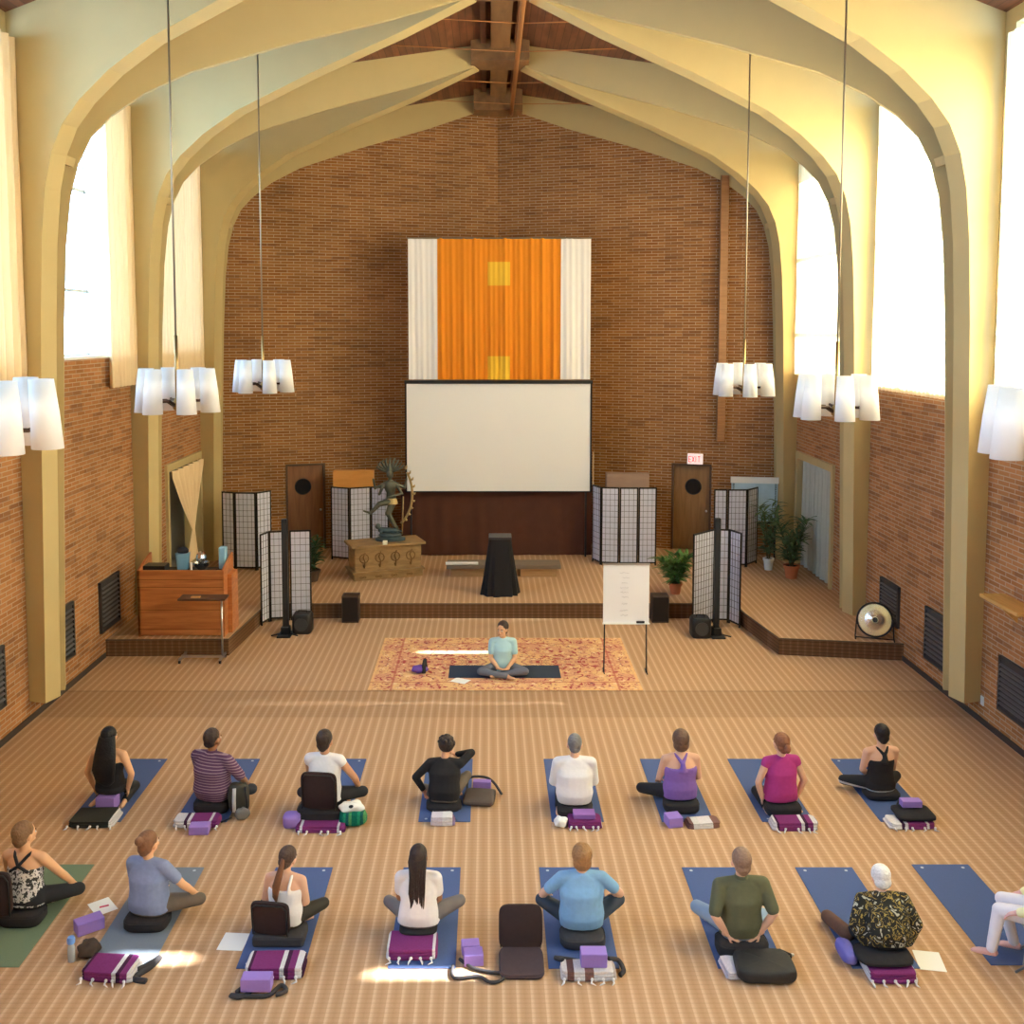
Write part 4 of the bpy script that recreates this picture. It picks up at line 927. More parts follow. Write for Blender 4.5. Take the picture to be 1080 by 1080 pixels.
def person(label, x, y, yaw=0, seat=.15, s=1.0, lean=0.0, side=0.0, legs='cross', knees=None, ankles=None, arms=None, head=(0, 0, 0), skin=SKIN_L,
           hair=('short', (.1, .06, .04)), top=('tee', None), pants=None, bulk=1.0, hips=1.0, shw=1.0, feet=True, group=None, topname='shirt', z=0.0):
    t = thing('person', label, 'person', (x, y, z), yaw, group); t.scale = (s, s, s); sh = seat/s
    TM = Matrix.Translation((0, 0, sh+.08)) @ Matrix.Rotation(-lean, 4, 'X') @ Matrix.Rotation(side, 4, 'Y') @ Matrix.Translation((0, 0, -.08))   # torso frame: z from seat
    HM = TM @ Matrix.Translation((0, .0, .60)) @ Matrix.Rotation(head[0], 4, 'Z') @ Matrix.Rotation(head[1], 4, 'X') @ Matrix.Rotation(head[2], 4, 'Y') @ Matrix.Translation((0, -.004, -.045)) @ Matrix.Scale(1.15, 4) @ Matrix.Translation((0, 0, -.60))
    bulk *= 1.17; hips *= 1.13; shw *= 1.11; B = bulk; SW = .172*shw
    body = MB()
    tor = MB(); tor.loft([((0, 0, .0), .15*hips, .115), ((0, 0, .08), .168*hips, .125), ((0, .0, .17), .145*B, .105*B), ((0, .005, .25), .130*B, .098*B), ((0, .01, .36), .148*B, .110*B), ((0, .0, .45), .158*shw, .100), ((0, -.005, .51), .130*shw, .072), ((0, -.005, .55), .065, .055)])
    for k in (-1, 1): tor.cap((0, 0, .55), (k*SW*.95, 0, .505), .045, .052)
    body = merge(body, xf(tor, TM))
    hd = MB(); hd.cap((0, .0, .59), (0, .010, .69), .044, .046)
    hd.ell((0, .012, .765), (.074, .094, .098)).ell((0, .045, .715), (.056, .062, .068)).ell((0, .098, .668), (.022, .018, .016))
    hd.cap((0, .104, .745), (0, .124, .712), .008, .013).ell((0, .103, .688), (.022, .010, .009)).cap((-.03, .092, .768), (.03, .092, .768), .010)
    for k in (-1, 1): hd.ell((k*.077, .012, .735), (.010, .020, .032)).ell((k*.033, .088, .722), (.02, .016, .018))
    body = merge(body, xf(hd, HM))
    # legs
    hipz = sh+.075; H = [Vector((k*.088*hips, .01, hipz)) for k in (-1, 1)]
    if knees is None:
        knees = {'cross': ((-.345, .31, .11), (.345, .31, .11)), 'kneel': ((-.15, .40, .075), (.15, .40, .075)), 'chair': ((-.12, .42, hipz+.03), (.12, .42, hipz+.03))}[legs]
    if ankles is None:
        ankles = {'cross': ((.07, .26, .055), (-.08, .37, .055)), 'kneel': ((-.19, .01, .05), (.19, .01, .05)), 'chair': ((-.12, .38, .09), (.12, .38, .09))}[legs]
    K = [Vector(k) for k in knees]; A = [Vector(a) for a in ankles]; FT = []
    for i, k in enumerate((-1, 1)):
        body.cap(H[i], K[i], .082, .052).cap(K[i], K[i].lerp(A[i], .4), .050, .052).cap(K[i].lerp(A[i], .4), A[i], .052, .034)
        if legs == 'kneel': fd = Vector((k*.12, -1, -.05)).normalized()
        elif legs == 'chair': fd = Vector((0, 1, -.15)).normalized()
        else: fd = ((A[i]-K[i]).normalized()+Vector((0, .55, 0))).normalized(); fd.z = 0; fd.normalize()
        f0 = A[i]+Vector((0, 0, -.012)); side_v = fd.cross(Vector((0, 0, 1))).normalized()
        body.cap(f0-fd*.03, f0+fd*.10, .034, .030).cap(f0+fd*.09-side_v*.012, f0+fd*.16-side_v*.012, .026, .018)
        body.cap(f0+fd*.09+side_v*.015, f0+fd*.155+side_v*.015, .024, .015)
    # arms
    arms = arms or ('knees', 'knees'); S = [TM @ Vector((k*SW, 0, .50)) for k in (-1, 1)]; E, W, HN = [], [], MB()
    for i, k in enumerate((-1, 1)):
        a = arms[i]; pole = (k*.7, -.7, -.2)
        if a == 'knees': tgt = K[i]+Vector((-k*.05, -.02, .075)); pole = (k*.8, -.5, -.3)
        elif a == 'lap': tgt = Vector((k*.07, .22, sh+.10)); pole = (k*.8, -.5, -.3)
        elif a == 'thigh': tgt = Vector((k*.20, .27, sh+.12)); pole = (k*.45, -.9, -.3)
        elif a == 'back': tgt = Vector((k*.16, -.10, sh+.06)); pole = (k*.8, -.5, 0)
        elif a == 'side': tgt = Vector((k*.23, .02, sh+.02)); pole = (k*.9, -.3, 0)
        else: tgt, pole = Vector(a[0]), a[1]
        e, w = ik(S[i], tgt, .275, .245, pole); E.append(e); W.append(w)
        body.cap(S[i], e, .054, .042).cap(e, e.lerp(w, .35), .041, .041).cap(e.lerp(w, .35), w, .041, .027)
        d = (w-e).normalized()
        if a in ('knees', 'thigh'): hdv = (d+Vector((0, .6, -.3))).normalized(); nr = Vector((0, .1, 1))
        elif a == 'lap': hdv = Vector((-k, .4, -.1)); nr = Vector((0, 0, -1))
        elif a == 'back': hdv = Vector((-k*.8, -.15, -.25)); nr = Vector((0, -.8, .6))
        elif a == 'side': hdv = (d+Vector((0, .5, -.4))).normalized(); nr = Vector((k, 0, .6))
        else: hdv = Vector(a[2]) if len(a) > 2 else d; nr = Vector((k*.3, .2, 1))
        hand(HN, w, hdv, nr, -k, .7 if a != 'back' else .35)
    v, f = remesh_data(body, .012); bd = MB().add(v, f)
    v, f = remesh_data(HN, .0055, 1); bd.add(v, f)
    me = bpy.data.meshes.new('body'); me.from_pydata(bd.v, [], bd.f); me.materials.append(skin)
    for p in me.polygons: p.use_smooth = True
    bo = bpy.data.objects.new('body', me); COL.objects.link(bo); bo.parent = t
    # face details
    for k in (-1, 1):
        e = MB(); e.ell((k*.029, .097, .742), (.0125, .009, .008), 10, 6); xf(e, HM); eo = e.build('eye', EYEW, t, smooth=True)
        q = MB(); q.ell((k*.029, .1045, .742), (.0058, .003, .0058), 8, 5); xf(q, HM); q.build('iris', EYED, eo, smooth=True)
        q = MB(); q.tube([(k*.014, .104, .760), (k*.030, .106, .766), (k*.047, .095, .761)], [.003, .004, .002], 6); xf(q, HM); q.build('eyebrow', mat('brow_dark', (.06, .035, .02), .8), t, smooth=True)
    q = MB(); q.tube([(-.024, .105, .690), (0, .114, .692), (.024, .105, .690)], [.002, .006, .002], 6); xf(q, HM); q.build('mouth', LIP, t, smooth=True)
    # trousers
    P = MB(); q = MB(); q.loft([((0, -.005, -.005), .158*hips+.008, .125), ((0, -.005, .07), .178*hips, .137), ((0, 0, .15), .158*hips, .124), ((0, 0, .19), .145*B+.008, .112*B+.004)]); merge(P, xf(q, TM))
    for i in (0, 1):
        end = K[i].lerp(A[i], .93); P.cap(H[i], K[i], .098, .066).cap(K[i], end, .064, .050)
    remeshed(P, 'trousers', pants or mat('black_leggings', (.022, .022, .026), .85, .2), t, .013, 4)
    # top
    kind, tm = top[0], top[1]; T = MB(); q = MB(); hem = .02
    if kind in ('tee', 'long', 'polo', 'loose', 'sleeveless'):
        x_ = .018 if kind != 'loose' else .045
        q.loft([((0, -.004, hem), .168*hips+x_, .130+x_*.6), ((0, -.002, .13), .155*max(B, hips)+x_, .118*B+x_), ((0, .0, .25), .142*B+x_, .108*B+x_), ((0, .008, .37), .156*B+x_*.7, .118*B+x_*.6), ((0, 0, .455), .166*shw+.01, .108), ((0, -.005, .515), .140*shw, .080), ((0, -.008, .552), .086, .070), ((0, -.008, .574), .074, .064)])
        for k in (-1, 1): q.cap((0, 0, .545), (k*SW*.97, 0, .508), .052, .065)
        merge(T, xf(q, TM))
        for i in (0, 1):
            if kind == 'tee': T.cap(S[i], S[i].lerp(E[i], .62), .066, .062)
            elif kind == 'polo': T.cap(S[i], S[i].lerp(E[i], .85), .071, .065)
            elif kind == 'long': T.cap(S[i], E[i], .067, .055).cap(E[i], E[i].lerp(W[i], .85), .055, .042)
            elif kind == 'loose': T.cap(S[i], E[i], .075, .075).cap(E[i], E[i].lerp(W[i], .85), .075, .060)
            elif kind == 'sleeveless': T.cap(S[i], S[i].lerp(E[i], .12), .064, .060)
        remeshed(T, topname, tm, t, .012, 3)
        if kind == 'polo':
            q = MB(); q.loft([((0, -.006, .565), .068, .060), ((0, -.004, .60), .062, .056)]); xf(q, TM); q.build('collar', tm, t, smooth='auto')
    else:
        q.loft([((0, -.004, hem), .168*hips+.010, .134), ((0, 0, .15), .150*B+.012, .115*B+.006), ((0, .0, .25), .134*B+.010, .103*B+.006), ((0, .008, .36), .150*B+.008, .115*B+.004), ((0, .004, .41), .148*B+.004, .112*B)])
        merge(T, xf(q, TM)); q = MB(); yb = -.102*max(1, B*.98)
        if kind == 'racer':
            q.tube([(0, yb+.005, .39), (0, yb-.004, .45), (0, yb+.015, .50)], [.055, .034, .03], 10)
            for k in (-1, 1): q.tube([(0, yb+.016, .48), (k*.045, -.07, .535), (k*.075, -.02, .565), (k*.085, .05, .52), (k*.075, .10, .42)], [.026, .020, .018, .018, .024], 8)
        elif kind == 'cross':
            for k in (-1, 1): cs = MB(); cs.tube([(-k*.10, yb+.012, .385), (0, yb-.006, .455), (k*.065, -.068, .53), (k*.09, -.02, .556), (k*.09, .05, .52), (k*.08, .10, .42)], .016, 8); xf(cs, TM); cs.build('shoulder_strap', BLACK_T, t, smooth=True)
        elif kind == 'strap':
            for k in (-1, 1): q.tube([(k*.085, yb+.006, .38), (k*.085, yb+.01, .46), (k*.085, -.05, .54), (k*.09, -.01, .556), (k*.09, .06, .50), (k*.08, .10, .42)], .020, 8)
        merge(T, xf(q, TM)); remeshed(T, topname, tm, t, .012, 2)
    # hair
    style, hc = hair[0], hair[1]
    hm = mat('hair_%02x%02x%02x' % tuple(int(c*255) for c in hc), hc, .55, .35, 40, bump=.5)
    h = MB()
    if style == 'fuzz': h.ell((0, -.003, .781), (.079, .097, .092)).ell((0, -.032, .722), (.062, .060, .05))
    elif style == 'afro':
        h.ell((0, -.012, .785), (.102, .108, .105)); R = random.Random(int(x*10))
        for k in range(46):
            a = R.uniform(0, 2*pi); e = R.uniform(-.35, 1.5); h.ell((.095*cos(a)*cos(e), -.018+.095*sin(a)*cos(e)-.012, .785+.095*sin(e)), (.024, .024, .024), 8, 5)
    elif style == 'bob': h.ell((0, -.012, .782), (.094, .110, .102)).ell((0, -.038, .715), (.086, .074, .074))
    else: h.ell((0, -.006, .784), (.084, .102, .094)).ell((0, -.036, .722), (.070, .066, .056)).ell((0, -.05, .69), (.045, .04, .035))
    if style == 'bun': h.ell((0, -.105, .82), (.04, .04, .04))
    xf(h, HM); ho = remeshed(h, 'hair', hm, t, .009, 2)
    if style == 'long':
        q = MB(); q.loft([((.01, -.13, .12), .05, .016), ((0, -.145, .19), .13, .034), ((-.01, -.155, .34), .160, .044), ((.005, -.14, .50), .150, .056), ((0, -.09, .64), .128, .072), ((0, -.05, .76), .104, .080)]); xf(q, TM); remeshed(q, 'long_hair', hm, t, .011, 3)
    if style == 'pony':
        q = MB(); q.tube([(0, -.10, .76), (0, -.135, .70), (-.02, -.15, .60), (-.05, -.155, .48), (-.06, -.15, .36), (-.05, -.14, .29)], [.022, .030, .040, .046, .034, .008], 10); xf(q, TM); q.build('ponytail', mat('auburn_tail', (.17, .07, .035), .55, .35, 40), t, smooth=True)
    if style == 'smallpony':
        q = MB(); q.ell((0, -.115, .735), (.034, .035, .05)); xf(q, HM); q.build('ponytail', hm, t, smooth=True)
    if style == 'dreads':
        R = random.Random(2)
        for k in range(22):
            a = -1 + 2*k/21; L = .30+R.uniform(0, .12); x0 = .075*a
            q = MB(); q.tube([(x0, -.075+.03*abs(a), .80), (x0*1.15, -.115+.02*abs(a), .72), (x0*1.0+R.uniform(-.01, .01), -.135+R.uniform(-.01, .012), .60), (x0*.9+R.uniform(-.015, .015), -.145+R.uniform(-.012, .012), .60-L*.5), (x0*.8+R.uniform(-.02, .02), -.14, .60-L)], [.013, .015, .014, .012, .006], 7)
            xf(q, TM); q.build('dreadlock', hm, ho, smooth=True)
    return t, TM

def stripes(name, a, b, per, frac_=.3, axis='Z'): return ramp_mat(name, [(0, a), (frac_, b)], axis, 1/per, noise=.08)
M_ = mat
WHITE_T = M_('white_jersey', (.80, .78, .80), .9, .05, 30, bump=.1); BLACK_T = M_('black_jersey', (.018, .016, .018), .9, .2, 30)
PANTS_B = M_('black_leggings', (.022, .022, .026), .85, .2); PANTS_G = M_('grey_leggings', (.17, .15, .15), .85, .15); PANTS_BR = M_('brown_grey_leggings', (.15, .12, .095), .85, .15)

def cell_mat(name, scale, stops, dist=.0):
    m = mat(name, stops[0][1], .85); n, l = nodes(m); tc = n.new('ShaderNodeTexCoord'); v = n.new('ShaderNodeTexNoise'); v.inputs['Scale'].default_value = scale; v.inputs['Detail'].default_value = 2; v.inputs['Distortion'].default_value = dist
    l.new(tc.outputs['Object'], v.inputs['Vector']); cr = n.new('ShaderNodeValToRGB'); cr.color_ramp.interpolation = 'CONSTANT'; e = cr.color_ramp.elements
    while len(e) < len(stops): e.new(.5)
    for k, (p, c) in enumerate(stops): e[k].position = p; e[k].color = (*c, 1)
    l.new(v.outputs[0], cr.inputs[0]); l.new(cr.outputs[0], n['Principled BSDF'].inputs['Base Color']); return m
FLORAL = cell_mat('white_black_floral', 26, [(0, (.05, .05, .05)), (.46, (.72, .70, .68)), (.60, (.10, .10, .10)), (.68, (.6, .58, .56))])
# back row, left to right
person('woman with very long black hair kneeling on a purple block in a black top', -4.98, 12.30, radians(-6), seat=.17, s=.95, legs='kneel', arms=('side', 'side'), skin=SKIN_W, hair=('long', (.012, .010, .012)), top=('strap', BLACK_T), head=(-.15, 0, 0), topname='tank_top')
person('man in a purple grey striped polo shirt with a backpack beside him', -3.66, 12.16, radians(-20), seat=.14, s=1.03, arms=('lap', 'knees'), skin=SKIN_D, hair=('fuzz', (.05, .03, .025)), top=('polo', stripes('polo_stripes', (.38, .27, .33), (.13, .06, .13), .032, .3)), pants=M_('charcoal_trousers', (.04, .045, .06), .85, .15), bulk=1.22, shw=1.16, head=(-.15, 0, 0), topname='polo_shirt',
       knees=((-.32, .32, .11), (.37, .27, .19)))
person('person in a white top leaning on a dark floor chair, back row', -2.24, 11.98, radians(-8), seat=.20, s=1.02, arms=('lap', 'knees'), skin=SKIN_T, hair=('short', (.045, .028, .022)), top=('sleeveless', WHITE_T), knees=((-.36, .22, .17), (.40, .24, .22)), head=(-.12, 0, 0), topname='sleeveless_top')
person('person in a black shirt with dark curly hair resting the right elbow up high', -.80, 12.22, radians(-4), seat=.08, s=.89, lean=.26, arms=((( -.30, .10, .18), (-1, -.4, 0)), ((.12, .36, .60), (1, .1, .25), (-.7, .5, .3))), skin=SKIN_T, hair=('afro', (.045, .03, .025)), top=('long', BLACK_T), pants=PANTS_BR, knees=((-.32, .3, .12), (.30, .28, .34)), bulk=1.18, shw=1.1, head=(-.1, -.12, .08))
person('person with cropped grey hair in a white long sleeved sweater', .81, 12.10, 0, seat=.12, s=1.0, legs='kneel', arms=('thigh', 'thigh'), skin=SKIN_L, hair=('fuzz', (.20, .19, .19)), top=('long', WHITE_T), bulk=1.18, shw=1.1, topname='sweater')
person('woman with brown hair in a purple racerback tank top', 2.13, 12.20, radians(4), seat=.13, s=1.0, arms=('thigh', 'thigh'), skin=SKIN_L, hair=('bob', (.13, .075, .05)), top=('racer', M_('purple_knit', (.22, .12, .42), .85, .12, 30, bump=.1)), bulk=1.15, hips=1.05, head=(-.1, 0, 0), knees=((-.42, .30, .13), (.22, .36, .11)), topname='tank_top')
person('woman with a small auburn ponytail in a magenta cap sleeve top', 3.36, 12.14, radians(8), seat=.13, s=.98, legs='kneel', arms=('side', 'side'), skin=SKIN_L, hair=('smallpony', (.26, .10, .05)), top=('sleeveless', M_('magenta_knit', (.40, .04, .22), .85, .12, 30)), bulk=1.05, hips=1.05, head=(.15, 0, 0))
person('person with short black hair in a black racerback top, right end of back row', 4.74, 12.52, radians(6), seat=.10, s=.97, arms=('lap', 'lap'), skin=SKIN_L, hair=('short', (.012, .010, .012)), top=('racer', BLACK_T), knees=((-.38, .26, .12), (.36, .26, .14)), bulk=.96, topname='tank_top', pants=ramp_mat('white_piped_leggings', [(0, (.022, .022, .026)), (.94, (.6, .6, .62))], 'Z', 1/.55, noise=.02, off=.78))
# front row, left to right
person('woman with crossing black back straps at the left edge of the picture', -4.92, 9.85, radians(-8), seat=.14, s=.99, arms=('knees', 'knees'), skin=SKIN_W, hair=('short', (.20, .11, .055)), top=('cross', FLORAL), knees=((-.36, .3, .12), (.40, .30, .16)), head=(-.4, .05, 0), topname='tank_top', hips=1.1)
person('woman with a hair bun in a light blue grey tee shirt', -3.64, 9.74, radians(-14), seat=.13, s=.95, arms=('lap', 'knees'), skin=SKIN_W, hair=('bun', (.22, .10, .05)), top=('tee', M_('blue_grey_tee', (.23, .28, .46), .9, .15, 20, bump=.15)), pants=PANTS_BR, knees=((-.30, .30, .12), (.44, .26, .18)), bulk=1.1, hips=1.1, head=(-.2, 0, 0))
person('woman with a long auburn ponytail in a white top, front row', -2.24, 9.52, radians(-10), seat=.13, s=.87, arms=('thigh', 'lap'), skin=SKIN_L, hair=('pony', (.075, .045, .035)), top=('strap', WHITE_T), pants=M_('olive_black_trousers', (.05, .045, .035), .85), knees=((-.34, .24, .2), (.36, .28, .26)), head=(-.25, -.06, .1), bulk=1.1, topname='tank_top', lean=.10)
person('woman with long dark dreadlocks in a white tee shirt', -.93, 9.50, radians(-3), seat=.15, s=.91, arms=('lap', 'lap'), skin=SKIN_D, hair=('dreads', (.035, .022, .02)), top=('tee', WHITE_T), pants=PANTS_G, knees=((-.36, .26, .24), (.42, .28, .26)), bulk=1.05, hips=1.12)
person('woman with golden brown hair in a sky blue tee shirt', .66, 9.50, 0, seat=.125, s=.95, arms=('knees', 'knees'), skin=SKIN_L, hair=('bob', (.33, .17, .07)), top=('tee', M_('sky_blue_tee', (.22, .42, .68), .9, .12, 20, bump=.15)), pants=M_('dark_blue_grey_trousers', (.045, .06, .085), .85), knees=((-.40, .28, .24), (.42, .28, .24)), bulk=1.2, shw=1.12, hips=1.08)
person('man in an olive green tee shirt with his hands behind him on a bolster', 2.16, 9.30, radians(4), seat=.16, s=.98, arms=('back', 'back'), skin=SKIN_L, hair=('short', (.26, .16, .11)), top=('polo', M_('olive_tee', (.105, .11, .065), .9, .12, 20, bump=.15)), pants=M_('faded_blue_jeans', (.24, .33, .47), .9, .1), knees=((-.36, .26, .30), (.34, .30, .16)), bulk=1.08, shw=1.12, topname='tee_shirt')
pt = cell_mat('black_gold_print', 11, [(0, (.42, .42, .36)), (.36, (.018, .018, .016)), (.535, (.34, .25, .07)), (.575, (.02, .02, .018)), (.68, (.40, .40, .32))], 1.2)
person('white haired person in a black and gold patterned loose shirt', 3.50, 9.12, radians(0), seat=.14, s=.83, lean=.44, side=0, arms=('side', 'side'), skin=SKIN_L, hair=('bob', (.80, .80, .84)), top=('loose', pt), pants=PANTS_B, knees=((-.26, .36, .14), (.30, .32, .12)), bulk=1.28, shw=1.26, head=(.2, .1, 0))
# person on the folding chair at the right edge
person('person in a pale yellow top and white trousers on a grey folding chair', 4.95, 8.98, radians(58), seat=.45, s=1.0, lean=.08, legs='chair', arms=('thigh', 'thigh'), skin=M_('sock_pink_skin', (.72, .42, .40), .7), hair=('short', (.6, .58, .55)), top=('long', M_('pale_yellow_top', (.82, .80, .48), .9, .05)), pants=M_('white_linen', (.74, .72, .82), .9, .05), knees=((-.13, .42, .52), (.13, .42, .50)), ankles=((-.20, .47, .14), (.12, .30, .09)), bulk=1.1)
# instructor, facing the room
person('instructor in a pale blue tee sitting cross legged on the rug, facing the class', .0, 17.14, radians(180), seat=.04, s=1.0, arms=('lap', 'lap'), skin=SKIN_W, hair=('short', (.05, .03, .022)), top=('tee', M_('pale_blue_tee', (.42, .66, .74), .85, .06)), pants=M_('grey_blue_leggings', (.14, .15, .19), .85), head=(-.45, 0, 0), bulk=.92, shw=.95, knees=((-.38, .24, .10), (.38, .24, .10)), z=.018)

# ================================================================== MATS, CUSHIONS, BLANKETS
MATB = M_('blue_mat', (.07, .11, .26), .85, .12, 90, bump=.1); MATG = M_('green_mat', (.16, .22, .14), .85, .1, 90); MATS_ = M_('slate_mat', (.17, .20, .25), .85, .1, 90); MATN = M_('navy_mat', (.03, .045, .08), .85, .1, 90)
def yoga_mat(cx, y0, y1, label, m=MATB, w=.63, rz=0, z=.001, logo=((1, 1), (-1, -1))):
    L = y1-y0; t = thing('yoga_mat', label, 'yoga mat', (cx, (y0+y1)/2, z), rz, 'yoga mats')
    MB().b2(-w/2, w/2, -L/2, L/2, 0, .006).build('mat_sheet', m, t, bevel=.002)
    for sx, sy in logo: MB().cyl((sx*(w/2-.09), sy*(L/2-.07), .006), (sx*(w/2-.09), sy*(L/2-.07), .0072), .018, n=12).build('mat_mark', M_('mat_mark_grey', (.45, .50, .60), .7), t)
    return t
BY = (11.82, 13.62); FY = (9.0, 10.78)
yoga_mat(-5.0, *BY, 'navy blue yoga mat under the long haired woman'); yoga_mat(-3.72, *BY, 'navy blue yoga mat under the man in the striped polo')
yoga_mat(-2.25, *BY, 'navy blue yoga mat under the sitter on the floor chair, back row'); yoga_mat(-.78, *BY, 'navy blue yoga mat under the person in the black shirt')
yoga_mat(.83, *BY, 'navy blue yoga mat under the person in the white sweater'); yoga_mat(2.16, *BY, 'navy blue yoga mat under the woman in purple')
yoga_mat(3.37, *BY, 'navy blue yoga mat under the woman in magenta'); yoga_mat(4.80, *BY, 'navy blue yoga mat at the right end of the back row', logo=((-1, 1), (-1, -1)))
yoga_mat(-4.96, 9.02, 10.84, 'green yoga mat at the left edge, front row', MATG, w=.68, logo=()); yoga_mat(-3.70, *FY, 'slate grey yoga mat under the woman in the blue grey tee', MATS_, logo=((1, 1),))
yoga_mat(-2.28, *FY, 'blue yoga mat under the woman with the auburn ponytail'); yoga_mat(-.87, *FY, 'blue yoga mat under the woman with dreadlocks', logo=((1, 1),))
yoga_mat(.64, *FY, 'blue yoga mat under the woman in the sky blue tee', w=.66, logo=((-1, 1),)); yoga_mat(2.20, *FY, 'blue yoga mat under the man in the olive tee', logo=((-1, 1), (-1, -1)))
yoga_mat(3.45, *FY, 'blue yoga mat under the white haired person', logo=((-1, 1), (1, 1))); yoga_mat(4.76, 9.05, 10.84, 'empty blue yoga mat before the folding chair at the right', logo=((-1, 1), (1, 1)))
im = yoga_mat(.03, 16.86, 17.50, 'dark navy mat lying crosswise on the rug under the instructor', MATN, w=1.92, z=.015, logo=())

LAV = M_('lavender_foam', (.30, .19, .56), .8, .04, 40); BLK = M_('black_cotton', (.025, .022, .024), .95, .2, 20, bump=.2); CHAR = M_('charcoal_cotton', (.05, .047, .052), .95, .2, 20, bump=.2)
def block(x, y, z, rz, label, d=(.23, .15, .10), m=LAV, tilt=0):
    o = MB().b2(-d[0]/2, d[0]/2, -d[1]/2, d[1]/2, 0, d[2]).build('foam_block', m, bevel=.008); o.location = (x, y, z); o.rotation_euler = (tilt, 0, rz)
    return tag(o, label, 'yoga block', 'lavender yoga blocks')
def cushion(x, y, z, label, w=.23, d=.15, h=.15, m=BLK, rz=0, name='meditation_cushion', e=3.6):
    t = thing(name, label, 'cushion', (x, y, z), rz)
    MB().loft([((0, 0, 0), w*.9, d*.86), ((0, 0, .012), w*.95, d*.93), ((0, 0, h*.3), w*1.02, d*1.02), ((0, 0, h*.7), w*1.02, d*1.02), ((0, 0, h-.012), w*.95, d*.93), ((0, 0, h), w*.9, d*.86)], n=36, e=e).build('cushion_cover', m, t, smooth=True)
    MB().tube([(w*1.0*math.copysign(abs(cos(a))**(2/e), cos(a)), d*1.0*math.copysign(abs(sin(a))**(2/e), sin(a)), h-.02) for a in [2*pi*k/36 for k in range(37)]], .005, 5).build('piping', m, t, smooth=True)
    return t
PURP = (.22, .035, .17); WHT = (.72, .70, .74); DKP = (.06, .015, .05)
def bl_mat(name, stops): return ramp_mat(name, stops, 'X', 1/1.0, rough=.95, noise=.12, off=.5)
BM = {
 'purple': bl_mat('purple_blanket', [(0, WHT), (.27, DKP), (.30, PURP), (.56, WHT), (.60, DKP), (.64, PURP), (.70, WHT), (.76, DKP)]),
 'purple2': bl_mat('purple_blanket_b', [(0, WHT), (.36, DKP), (.40, WHT), (.44, PURP), (.66, WHT), (.69, PURP)]),
 'plain': bl_mat('plain_purple_blanket', [(0, PURP), (.26, WHT), (.29, PURP), (.70, WHT), (.73, PURP)]),
 'black': bl_mat('black_blanket', [(0, (.7, .65, .6)), (.2, (.035, .035, .03)), (.72, WHT), (.79, (.035, .035, .03))]),
 'white': bl_mat('white_brown_blanket', [(0, (.65, .6, .6)), (.30, (.16, .08, .07)), (.36, (.7, .66, .66)), (.46, (.26, .13, .11)), (.54, (.72, .68, .70)), (.72, (.5, .44, .44))]),
 'brown': bl_mat('brown_white_blanket', [(0, (.70, .68, .72)), (.24, (.2, .1, .09)), (.36, (.68, .66, .66)), (.44, (.75, .7, .72)), (.60, (.24, .12, .10)), (.72, (.66, .6, .6))]),
 'pale': bl_mat('pale_lilac_blanket', [(0, (.66, .60, .70)), (.5, (.74, .72, .76)), (.62, (.30, .22, .40)), (.66, (.70, .66, .74))]),
}
FR = M_('white_fringe', (.72, .70, .72), .95)
def blanket(x, y, z, w, d, h, key, label, rz=0, layers=3, fringe=True, seed=0):
    R = random.Random(seed+int(x*7)); t = thing('folded_blanket', label, 'blanket', (x, y, z), rz)
    mb = MB(); lh = h/layers
    for k in range(layers):
        ww, dd = w/2-R.uniform(0, .012)-k*.006, d/2-R.uniform(0, .012)-k*.006; z0 = k*lh; ox = R.uniform(-.008, .008)
        n = 36; rs = []
        for (q, zz) in ((.97, 0), (1.0, lh*.25), (1.0, lh*.7), (.97, lh*.98)):
            rs.append([(ox+ww*q*math.copysign(abs(cos(a))**.25, cos(a)), dd*q*math.copysign(abs(sin(a))**.25, sin(a)), z0+zz+.004*sin(5*a+k)) for a in [2*pi*j/n+.001 for j in range(n)]])
        mb.rings(rs)
    mb.build('blanket_fold', BM[key], t, smooth='auto')
    if fringe:
        for k in range(5):
            u = -.42+.84*k/4+R.uniform(-.05, .05); q = MB(); q.ell((u*w, -d/2-.008, h*.35), (.016, .014, .016), 8, 5)
            q.tube([(u*w, -d/2-.008, h*.3), (u*w+R.uniform(-.02, .02), -d/2-.035, .012), (u*w+R.uniform(-.04, .04), -d/2-.06, .006)], [.008, .010, .003], 6)
            q.build('fringe_tassel', FR, t, smooth=True)
    return t
# cushions under the sitters
SEATS = [(-3.66, 12.13, .0, 'black cushion under the man in the striped polo', .13), (.81, 12.02, 0, 'black cushion under the person in the white sweater', .11), (2.13, 12.13, 0, 'black cushion under the woman in purple', .12), (3.36, 12.04, 0, 'black cushion under the woman in magenta', .12),
         (4.74, 12.48, 0, 'black cushion under the person in the black racerback top', .09), (-4.92, 9.76, 0, 'dark brown cushion under the woman with crossing straps', .12), (-3.64, 9.68, 0, 'black cushion under the woman in the blue grey tee', .11),
         (.66, 9.40, 0, 'charcoal cushion under the woman in the sky blue tee', .11), (2.16, 9.24, 0, 'dark bolster under the man in the olive tee', .145), (-.80, 12.18, 0, 'dark cushion under the person in the black shirt', .08)]
for (x, y, rz, lb, h) in SEATS: cushion(x, y, .008, lb, h=h, m=CHAR if 'charcoal' in lb else BLK, w=.215 if 'bolster' not in lb else .24, d=.15)
block(-4.98, 12.20, .008, radians(-6), 'lavender block under the kneeling long haired woman', d=(.24, .17, .15))
cushion(3.42, 9.02, .10, 'black cushion on the purple blanket under the white haired person', w=.25, d=.17, h=.06)
cushion(-.93, 9.46, .11, 'dark cushion on the purple blanket under the woman with dreadlocks', w=.18, d=.12, h=.03)

